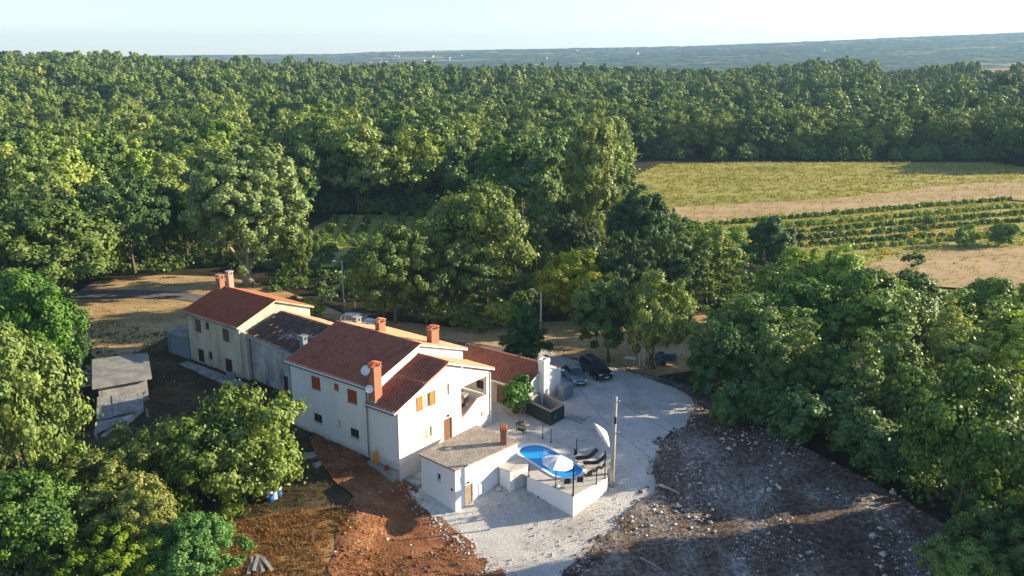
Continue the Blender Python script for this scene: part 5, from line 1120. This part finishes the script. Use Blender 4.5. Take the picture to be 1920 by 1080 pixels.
scatter(-700, 700, 290, 470, 7.0); scatter(-800, 800, 470, 720, 7.8)
pts.sort(key=lambda p: p[1] + abs(p[0]) * .05)
tones = [((1.3, 1.3, 1.2), 'mid-green'), ((1.75, 1.6, 1.1), 'olive-green'), ((1.55, 1.7, .95), 'fresh green'), ((.85, 1.05, .95), 'dark green'), ((2.2, 1.95, 1.4), 'pale khaki-green'), ((1.45, 1.4, 1.2), 'dull green')]
NF = 300 - len([1 for o in TREES if o[3] > 3]) ; NF = 215
for i, (x, y) in enumerate(pts[:NF]):
    r = random.Random(i * 7 + 3); key = r.choice(MID); _, _, R, H_, _ = PROTO[key]; f = r.uniform(.62, 1.12) * (.66 + .72 * float(fbm(x, y, 38, 77, 2))); (c, cn) = r.choice(tones)
    px, py = P2(x, y, 0); where = 'at the far left of the wood' if px < 250 else 'behind the huge grey-green tree' if px < 560 else 'in the wood above the farmhouse roof' if px < 900 else 'in the wood left of the meadow' if px < 1180 else 'along the far edge of the meadow' if px < 1880 else 'beyond the right edge of the meadow'
    sz = 'tall' if f > 1.07 else 'small' if f < .85 else 'medium'; shp = 'narrow' if R < 4.7 else 'broad'
    plant(key, (x, y), H_ * f, R * f * r.uniform(.9, 1.12), c, f'{sz} {shp} {cn} tree {where}', group=f'{sz} {shp} {cn} trees {where}')
# the rest of the wood reads as one mass: one object that repeats the far crowns
rest = pts[NF:]
srcs = []
for i, k in enumerate(FAR + MID[:3]):
    p = rest[i * 5]; o = plant(k, p, PROTO[k][3], PROTO[k][2], (1.5, 1.5, 1.2), 'crown at the front of the distant wood, %s' % ['left part', 'left centre part', 'centre part', 'right centre part', 'right part', 'far right part', 'middle part', 'rear part'][i], group='front crowns of the distant wood'); srcs.append([c for c in o.children if c.name.startswith('crown')][0])
RP = np.array(rest); me = bpy.data.meshes.new('distant_wood'); me.vertices.add(len(RP))
me.vertices.foreach_set('co', np.column_stack([RP, ter(RP[:, 0], RP[:, 1])]).astype(np.float32).ravel())
nR = len(RP); sc_ = rng.uniform(.58, 1.15, nR) * (.66 + .72 * fbm(RP[:, 0], RP[:, 1], 42, 77, 2)); low = np.array([1.0 if P2(x, y, tz(x, y))[0] < 1640 or y < 420 else .5 for x, y in rest]); sc_ = sc_ * low
ix = np.where(RP[:, 1] < 320, rng.integers(5, 8, nR), rng.integers(0, 5, nR))
for nm, dt, dat in (('rz', 'FLOAT', rng.uniform(0, 6.28, nR)), ('sc', 'FLOAT', sc_), ('ix', 'INT', ix)):
    a = me.attributes.new(nm, dt, 'POINT'); a.data.foreach_set('value', dat.astype(np.int32 if dt == 'INT' else np.float32))
fo = bpy.data.objects.new('distant_wood', me); COL.objects.link(fo); tag(fo, 'dense mixed green wood covering the rise behind the houses to the skyline', 'wood', kind='stuff'); fo.color = (1.5, 1.45, 1.15, 1)
ng = bpy.data.node_groups.new('wood_scatter', 'GeometryNodeTree'); ng.interface.new_socket('Geometry', in_out='INPUT', socket_type='NodeSocketGeometry'); ng.interface.new_socket('Geometry', in_out='OUTPUT', socket_type='NodeSocketGeometry')
N = ng.nodes; L = ng.links; gi = N.new('NodeGroupInput'); go = N.new('NodeGroupOutput'); iop = N.new('GeometryNodeInstanceOnPoints'); jn = N.new('GeometryNodeJoinGeometry')
for s in reversed(srcs):
    oi = N.new('GeometryNodeObjectInfo'); oi.transform_space = 'ORIGINAL'; oi.inputs['Object'].default_value = s; g2 = N.new('GeometryNodeGeometryToInstance'); L.new(oi.outputs['Geometry'], g2.inputs[0]); L.new(g2.outputs[0], jn.inputs[0])
def nattr(n, t): a = N.new('GeometryNodeInputNamedAttribute'); a.data_type = t; a.inputs[0].default_value = n; return a.outputs[0]
cx_ = N.new('ShaderNodeCombineXYZ'); L.new(nattr('rz', 'FLOAT'), cx_.inputs[2]); iop.inputs['Pick Instance'].default_value = True
L.new(gi.outputs[0], iop.inputs['Points']); L.new(jn.outputs[0], iop.inputs['Instance']); L.new(nattr('ix', 'INT'), iop.inputs['Instance Index']); L.new(cx_.outputs[0], iop.inputs['Rotation']); L.new(nattr('sc', 'FLOAT'), iop.inputs['Scale']); L.new(iop.outputs[0], go.inputs[0])
md = fo.modifiers.new('scatter', 'NODES'); md.node_group = ng
# undergrowth: real leaf clumps heaped under the trees, one object
def clump_field(name, P, rad, nl, size, m, label, cat, zlift=.3, seed=5, zs=.8, **tg):
    r = np.random.default_rng(seed); P = np.array(P); n = len(P); idx = np.repeat(np.arange(n), nl); R = rad * r.uniform(.5, 1.3, n); e = unit(len(idx), r); e[:, 2] = np.abs(e[:, 2])
    base = np.column_stack([P, ter(P[:, 0], P[:, 1]) + zlift]); C = base[idx] + e * (R[idx] * r.uniform(.5, 1.0, len(idx)) ** .5)[:, None] * np.array([1, 1, zs])
    Nn = e * .7 + unit(len(idx), r) * .7; Nn /= np.linalg.norm(Nn, axis=1)[:, None]; V, F_ = leaves(C, None, Nn, size, r)
    o = bpy.data.objects.new(name, np_mesh(name, V, F_, m, np.clip(.6 * r.random(n)[idx] + .4 * r.random(len(idx)), 0, 1))); COL.objects.link(o); tag(o, label, cat, kind='stuff', **tg); return o
us = []
P_thick = GP([(1290, 735), (1330, 700), (1350, 600), (1360, 520), (1480, 500), (1600, 540), (1760, 560), (1960, 560), (2100, 700), (2100, 1100), (1860, 1100), (1790, 985), (1680, 905), (1500, 815)])
P_left = GP([(-200, 560), (120, 560), (130, 640), (150, 760), (130, 850), (280, 960), (400, 980), (420, 1100), (-200, 1100)])
P_mid = GP([(480, 545), (560, 505), (590, 470), (700, 480), (840, 440), (1180, 410), (1260, 420), (1340, 440), (1370, 520), (1345, 590), (1200, 605), (1000, 608), (850, 612), (700, 590), (600, 560)])
P_back = GP([(120, 540), (240, 512), (480, 506), (570, 500), (590, 460), (120, 455)])
for poly, sp in ((P_thick, 1.9), (P_left, 1.9), (P_mid, 3.0), (P_back, 2.6)):
    A = np.array(poly); gx, gy = np.meshgrid(np.arange(A[:, 0].min(), A[:, 0].max(), sp), np.arange(A[:, 1].min(), A[:, 1].max(), sp)); gx = gx + rng.uniform(-.5, .5, gx.shape) * sp; gy = gy + rng.uniform(-.5, .5, gy.shape) * sp; k = inside(poly, gx, gy); us += list(zip(gx[k], gy[k]))
print('undergrowth', len(us), 'forest', len(pts))
o = clump_field('undergrowth', us, 1.5, 110, .34, M['leaf'], 'tangled green undergrowth under and between the trees', 'undergrowth'); o.color = (.8, .95, .75, 1)
us2 = [p for p in zip(rng.uniform(0, 240, 900), rng.uniform(225, 300, 900)) if (lambda q: 1165 < q[0] < 1960 and 288 < q[1] < 304)(P2(p[0], p[1], 0))] + [p for p in zip(rng.uniform(-60, 30, 900), rng.uniform(140, 190, 900)) if (lambda q: 560 < q[0] < 1150 and 372 < q[1] < 408)(P2(p[0], p[1], 0))]
clump_field('wood_edge_scrub', us2, 2.6, 260, .5, M['leaf'], 'scrub filling the foot of the wood along the fields', 'scrub', zlift=.4, seed=9, zs=1.5).color = (1.0, 1.15, .9, 1)
# ---- vineyard rows
def vrow(a, b, label, sp=1.05, rr=.8, nl=120, grp='vine rows on the right-hand slope', size=.32):
    pa, pb = G(*a), G(*b); n = int(math.dist(pa, pb) / sp); P = [(pa[0] + (pb[0] - pa[0]) * i / n + rng.normal(0, .25), pa[1] + (pb[1] - pa[1]) * i / n + rng.normal(0, .25)) for i in range(n + 1) if rng.random() > .07]
    t = thing('vine_row', (pa[0], pa[1], tz(*pa)), 0, label, 'vine row', grp)
    r = np.random.default_rng(int(a[0] + b[1])); o = clump_field('vine_leaves', P, rr, nl, size, M['leaf'], None, None, zlift=.5, seed=int(a[0])); o.color = (1.35, 1.5, .8, 1)
    o.parent = t; o.location = (-pa[0], -pa[1], -tz(*pa))
    mb = MB()
    for p in P[::3]: mb.box(p[0] - .06, p[0] + .06, p[1] - .06, p[1] + .06, tz(*p), tz(*p) + 1.6)
    k = mb.build('vine_stakes', M['wood'], t, kind='stuff'); k.location = o.location
for i, (a, b) in enumerate([((1338, 424), (1890, 377)), ((1380, 436), (1935, 388)), ((1470, 441), (1935, 402)), ((1500, 452), (1930, 416)), ((1530, 462), (1760, 446)), ((1575, 472), (1930, 441))]):
    vrow(a, b, ['farthest vine row, next to the bare soil strip', 'second vine row from the bare soil strip', 'third vine row from the bare soil strip', 'fourth vine row from the bare soil strip', 'short fifth vine row from the bare soil strip', 'nearest vine row, before the dry field'][i])
for i in range(6): vrow((1262 + i * 22, 412 + i * 5), (1300 + i * 24, 470 + i * 6), ['steep vine row %s on the bank left of the vineyard' % w for w in ('nearest the tall wood', 'second from the wood', 'third from the wood', 'third from the vineyard', 'second from the vineyard', 'nearest the vineyard')][i], sp=1.2, rr=1.0, grp='steep vine rows on the bank')
for i in range(7): vrow((595 + i * 36, 478 - i * 6), (628 + i * 32, 414 - i * 1), ['%s vine row of the small plot right of the huge tree' % w for w in ('leftmost', 'second', 'third', 'middle', 'fifth', 'sixth', 'rightmost')][i], sp=1.6, rr=.9, nl=90, grp='vine rows of the small plot behind the houses')
# ---- grass
def tufts(name, poly, dens, h, m, label, color, seed, blades=5, w=.035, cond=None):
    r = np.random.default_rng(seed); A = np.array(poly); x0, y0 = A.min(0); x1, y1 = A.max(0); n = int((x1 - x0) * (y1 - y0) * dens); X = r.uniform(x0, x1, n); Y = r.uniform(y0, y1, n); k = inside(poly, X, Y)
    k &= fbm(X, Y, 2.5, seed) > .38
    if cond is not None: k &= ~cond(X, Y)
    X, Y = X[k], Y[k]; n = len(X); idx = np.repeat(np.arange(n), blades); m_ = len(idx); Z = ter(X, Y) + .06
    bx = X[idx] + r.normal(0, .07, m_); by = Y[idx] + r.normal(0, .07, m_); an = r.uniform(0, 6.28, m_); ln = r.normal(0, .5, (m_, 2)); hh = h * r.uniform(.4, 1.3, m_); W_ = w * r.uniform(.6, 1.6, m_)
    b = np.stack([bx, by, Z[idx]], 1); s = np.stack([np.cos(an) * W_, np.sin(an) * W_, 0 * an], 1); tp = b + np.stack([ln[:, 0] * hh, ln[:, 1] * hh, hh], 1)
    V = np.stack([b - s, b + s, tp], 1).reshape(-1, 3); o = bpy.data.objects.new(name, np_mesh(name, V, np.arange(3 * m_).reshape(m_, 3), m, np.clip(r.random(n)[idx] * .6 + r.random(m_) * .4, 0, 1))); COL.objects.link(o); tag(o, label, 'grass', kind='stuff'); o.color = (*color, 1); return o
built = [GP([(690, 850), (760, 905), (860, 970), (975, 830), (900, 795), (560, 700), (545, 780)])]
tufts('straw_grass', P_straw, 26, .28, M['grass_leaf'], 'rusty dry straw grass at the lower left of the white farmhouse', (1, .85, .7), 3)
tufts('dry_grass', P_dry, 1.8, .13, M['grass_leaf'], 'sun-dried short grass around and behind the houses', (1.35, 1.35, 1.3), 4, w=.05)
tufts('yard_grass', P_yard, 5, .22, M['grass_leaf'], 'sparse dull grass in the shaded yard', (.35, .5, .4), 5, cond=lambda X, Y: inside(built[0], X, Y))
tufts('meadow_grass', P_field, .75, .7, M['grass_leaf'], 'yellow-green grass of the meadow', (1.1, 1.45, .65), 6, blades=4, w=.16)
tufts('weeds', P_red, 2.0, .25, M['leaf'], 'thin green weeds on the red soil', (1, 1, .8), 8)
# ---- loose stones
def stones(name, polys, label, seed, m, size, color=None):
    r = np.random.default_rng(seed); XY = []
    for poly, dens in polys:
        A = np.array(poly); x0, y0 = A.min(0); x1, y1 = A.max(0); n = int((x1 - x0) * (y1 - y0) * dens); X = r.uniform(x0, x1, n); Y = r.uniform(y0, y1, n); k = inside(poly, X, Y) & (fbm(X, Y, 3.5, seed) > .45); XY.append(np.column_stack([X[k], Y[k]]))
    XY = np.concatenate(XY); n = len(XY); s = size * r.uniform(.3, 1, n) ** 2.2 * r.choice([.6, 1, 1.6], n, p=[.6, .33, .07])
    o8 = np.array([(1, 0, 0), (0, 1, 0), (-1, 0, 0), (0, -1, 0), (0, 0, .8), (0, 0, -.8)], float); f8 = np.array([(0, 1, 4), (1, 2, 4), (2, 3, 4), (3, 0, 4), (1, 0, 5), (2, 1, 5), (3, 2, 5), (0, 3, 5)])
    J = o8[None] * (1 + r.uniform(-.35, .35, (n, 6, 1))) * r.uniform(.6, 1.4, (n, 1, 3)); an = r.uniform(0, 6.28, n); c, s_ = np.cos(an), np.sin(an)
    x = J[..., 0] * c[:, None] - J[..., 1] * s_[:, None]; y = J[..., 0] * s_[:, None] + J[..., 1] * c[:, None]; V = np.stack([x, y, J[..., 2]], -1) * s[:, None, None] + np.column_stack([XY, ter(XY[:, 0], XY[:, 1]) + .22])[:, None]
    Fc = (f8[None] + 6 * np.arange(n)[:, None, None]).reshape(-1, 3); o = bpy.data.objects.new(name, np_mesh(name, V.reshape(-1, 3), Fc, m)); COL.objects.link(o); tag(o, label, 'stones', kind='stuff'); return o
stones('rubble_stones', [(P_rub, 10)], 'loose pale limestone pieces scattered over the dark rubble ground', 11, M['stone'], .17)
stones('gravel_stones', [(P_grav, 24)], 'coarser white stones in the gravel drive', 12, M['gravel'], .075)
stones('yard_stones', [(P_red, 3), (P_straw, 1), (P_yard, .3)], 'scattered small stones on the red soil and in the yard', 13, M['stone'], .10)
stones('soil_clods', [(P_red, 14), (GP([(430, 985), (520, 965), (640, 950), (560, 800), (650, 835), (760, 895), (800, 940), (905, 1060), (960, 1100), (700, 1100)]), 5)], 'crumbly red soil clods on and around the bare red earth', 15, M['red_soil'], .13)
def edge_stones(name, poly, m, label, seed, per=9, sd_=.55, size=.09):
    r = np.random.default_rng(seed); Q = []
    for i in range(len(poly)):
        a, b = np.array(poly[i]), np.array(poly[(i + 1) % len(poly)]); n = int(np.linalg.norm(b - a) * per); t_ = r.random((n, 1)); Q.append(a + (b - a) * t_ + r.normal(0, sd_, (n, 2)))
    Q = np.concatenate(Q); c = [(float(x), float(y)) for x, y in Q]; n = len(c); s = size * r.uniform(.3, 1.2, n) ** 1.5
    o8 = np.array([(1, 0, 0), (0, 1, 0), (-1, 0, 0), (0, -1, 0), (0, 0, .6), (0, 0, -.8)], float); f8 = np.array([(0, 1, 4), (1, 2, 4), (2, 3, 4), (3, 0, 4), (1, 0, 5), (2, 1, 5), (3, 2, 5), (0, 3, 5)])
    J = o8[None] * (1 + r.uniform(-.35, .35, (n, 6, 1))); V = J * s[:, None, None] + np.column_stack([Q, ter(Q[:, 0], Q[:, 1]) + .17])[:, None]
    o = bpy.data.objects.new(name, np_mesh(name, V.reshape(-1, 3), (f8[None] + 6 * np.arange(n)[:, None, None]).reshape(-1, 3), m)); COL.objects.link(o); tag(o, label, 'stones', kind='stuff')
edge_stones('gravel_edge', P_grav[:7] + P_grav[9:24], M['gravel'], 'white gravel scattered over the edges of the drive', 31, per=26, sd_=.5)
P_edge = GP([(1225, 905), (1262, 880), (1250, 820), (1310, 770), (1320, 740), (1300, 735), (1290, 790), (1228, 830), (1215, 900), (1180, 950), (1120, 1000), (1030, 1100), (1080, 1100), (1170, 1010)])
clump_field('rubble_weeds', [(x, y) for x, y in zip(*[rng.uniform(a, b, 900) for a, b in ((min(p[0] for p in P_edge), max(p[0] for p in P_edge)), (min(p[1] for p in P_edge), max(p[1] for p in P_edge)))]) if inside(P_edge, np.array([x]), np.array([y]))[0]], .30, 26, .10, M['grass_leaf'], 'brown weeds and sticks along the border of the gravel and the rubble', 'weeds', zlift=.12).color = (.42, .36, .30, 1)

# ---- distant village and mast
vr = random.Random(5)
hp0 = None
for i in range(24):
    px = vr.choice([vr.uniform(690, 860), vr.uniform(690, 860), vr.uniform(480, 1250), vr.uniform(1250, 1900)]); yl = np.interp(px, HPX, HY) + vr.uniform(3, 20)
    r = ray(px, yl); t = 1400
    while t < 6000 and HC + r[2] * t > float(hill(r[0] * t, r[1] * t)): t += 12
    if t >= 5900 or t < 1500: continue
    x, y = r[0] * t, r[1] * t; z = float(hill(x, y)) + 2; s = y / 6500 * vr.uniform(.5, .9)
    if hp0 is None:
        hp0 = thing('distant_house', (x, y, z), 0, 'tiny pale house on the hazy far hillside', 'house', 'pale houses on the far hillside')
        box(-8, 8, -5, 5, -6, 7).build('walls', M['white'], hp0); MB().add([(-8.5, -5.5, 7), (8.5, -5.5, 7), (8.5, 5.5, 7), (-8.5, 5.5, 7), (-8.5, 0, 10), (8.5, 0, 10)], [(0, 1, 5, 4), (2, 3, 4, 5), (1, 2, 5), (3, 0, 4)]).build('roof', M['tile_f'], hp0); c = hp0
    else: c = copy_tree(hp0)
    c.location = (x, y, z); c.rotation_euler = (0, 0, vr.uniform(0, 3)); c.scale = (s, s, s)
# ---- haze: even pale air round everything
m, t, b = nodes('haze_air'); t.nodes.remove(b); v = t.nodes.new('ShaderNodeVolumePrincipled'); v.inputs['Color'].default_value = (.42, .70, 1.0, 1); v.inputs['Density'].default_value = HAZE; v.inputs['Anisotropy'].default_value = 0.1
t.links.new(v.outputs[0], t.nodes['Material Output'].inputs['Volume'])
hz_ = MB().box(-9500, 9500, -3100, 7600, -45, 215).build('haze', m, label='thin bluish air over the whole landscape', cat='haze', kind='stuff')
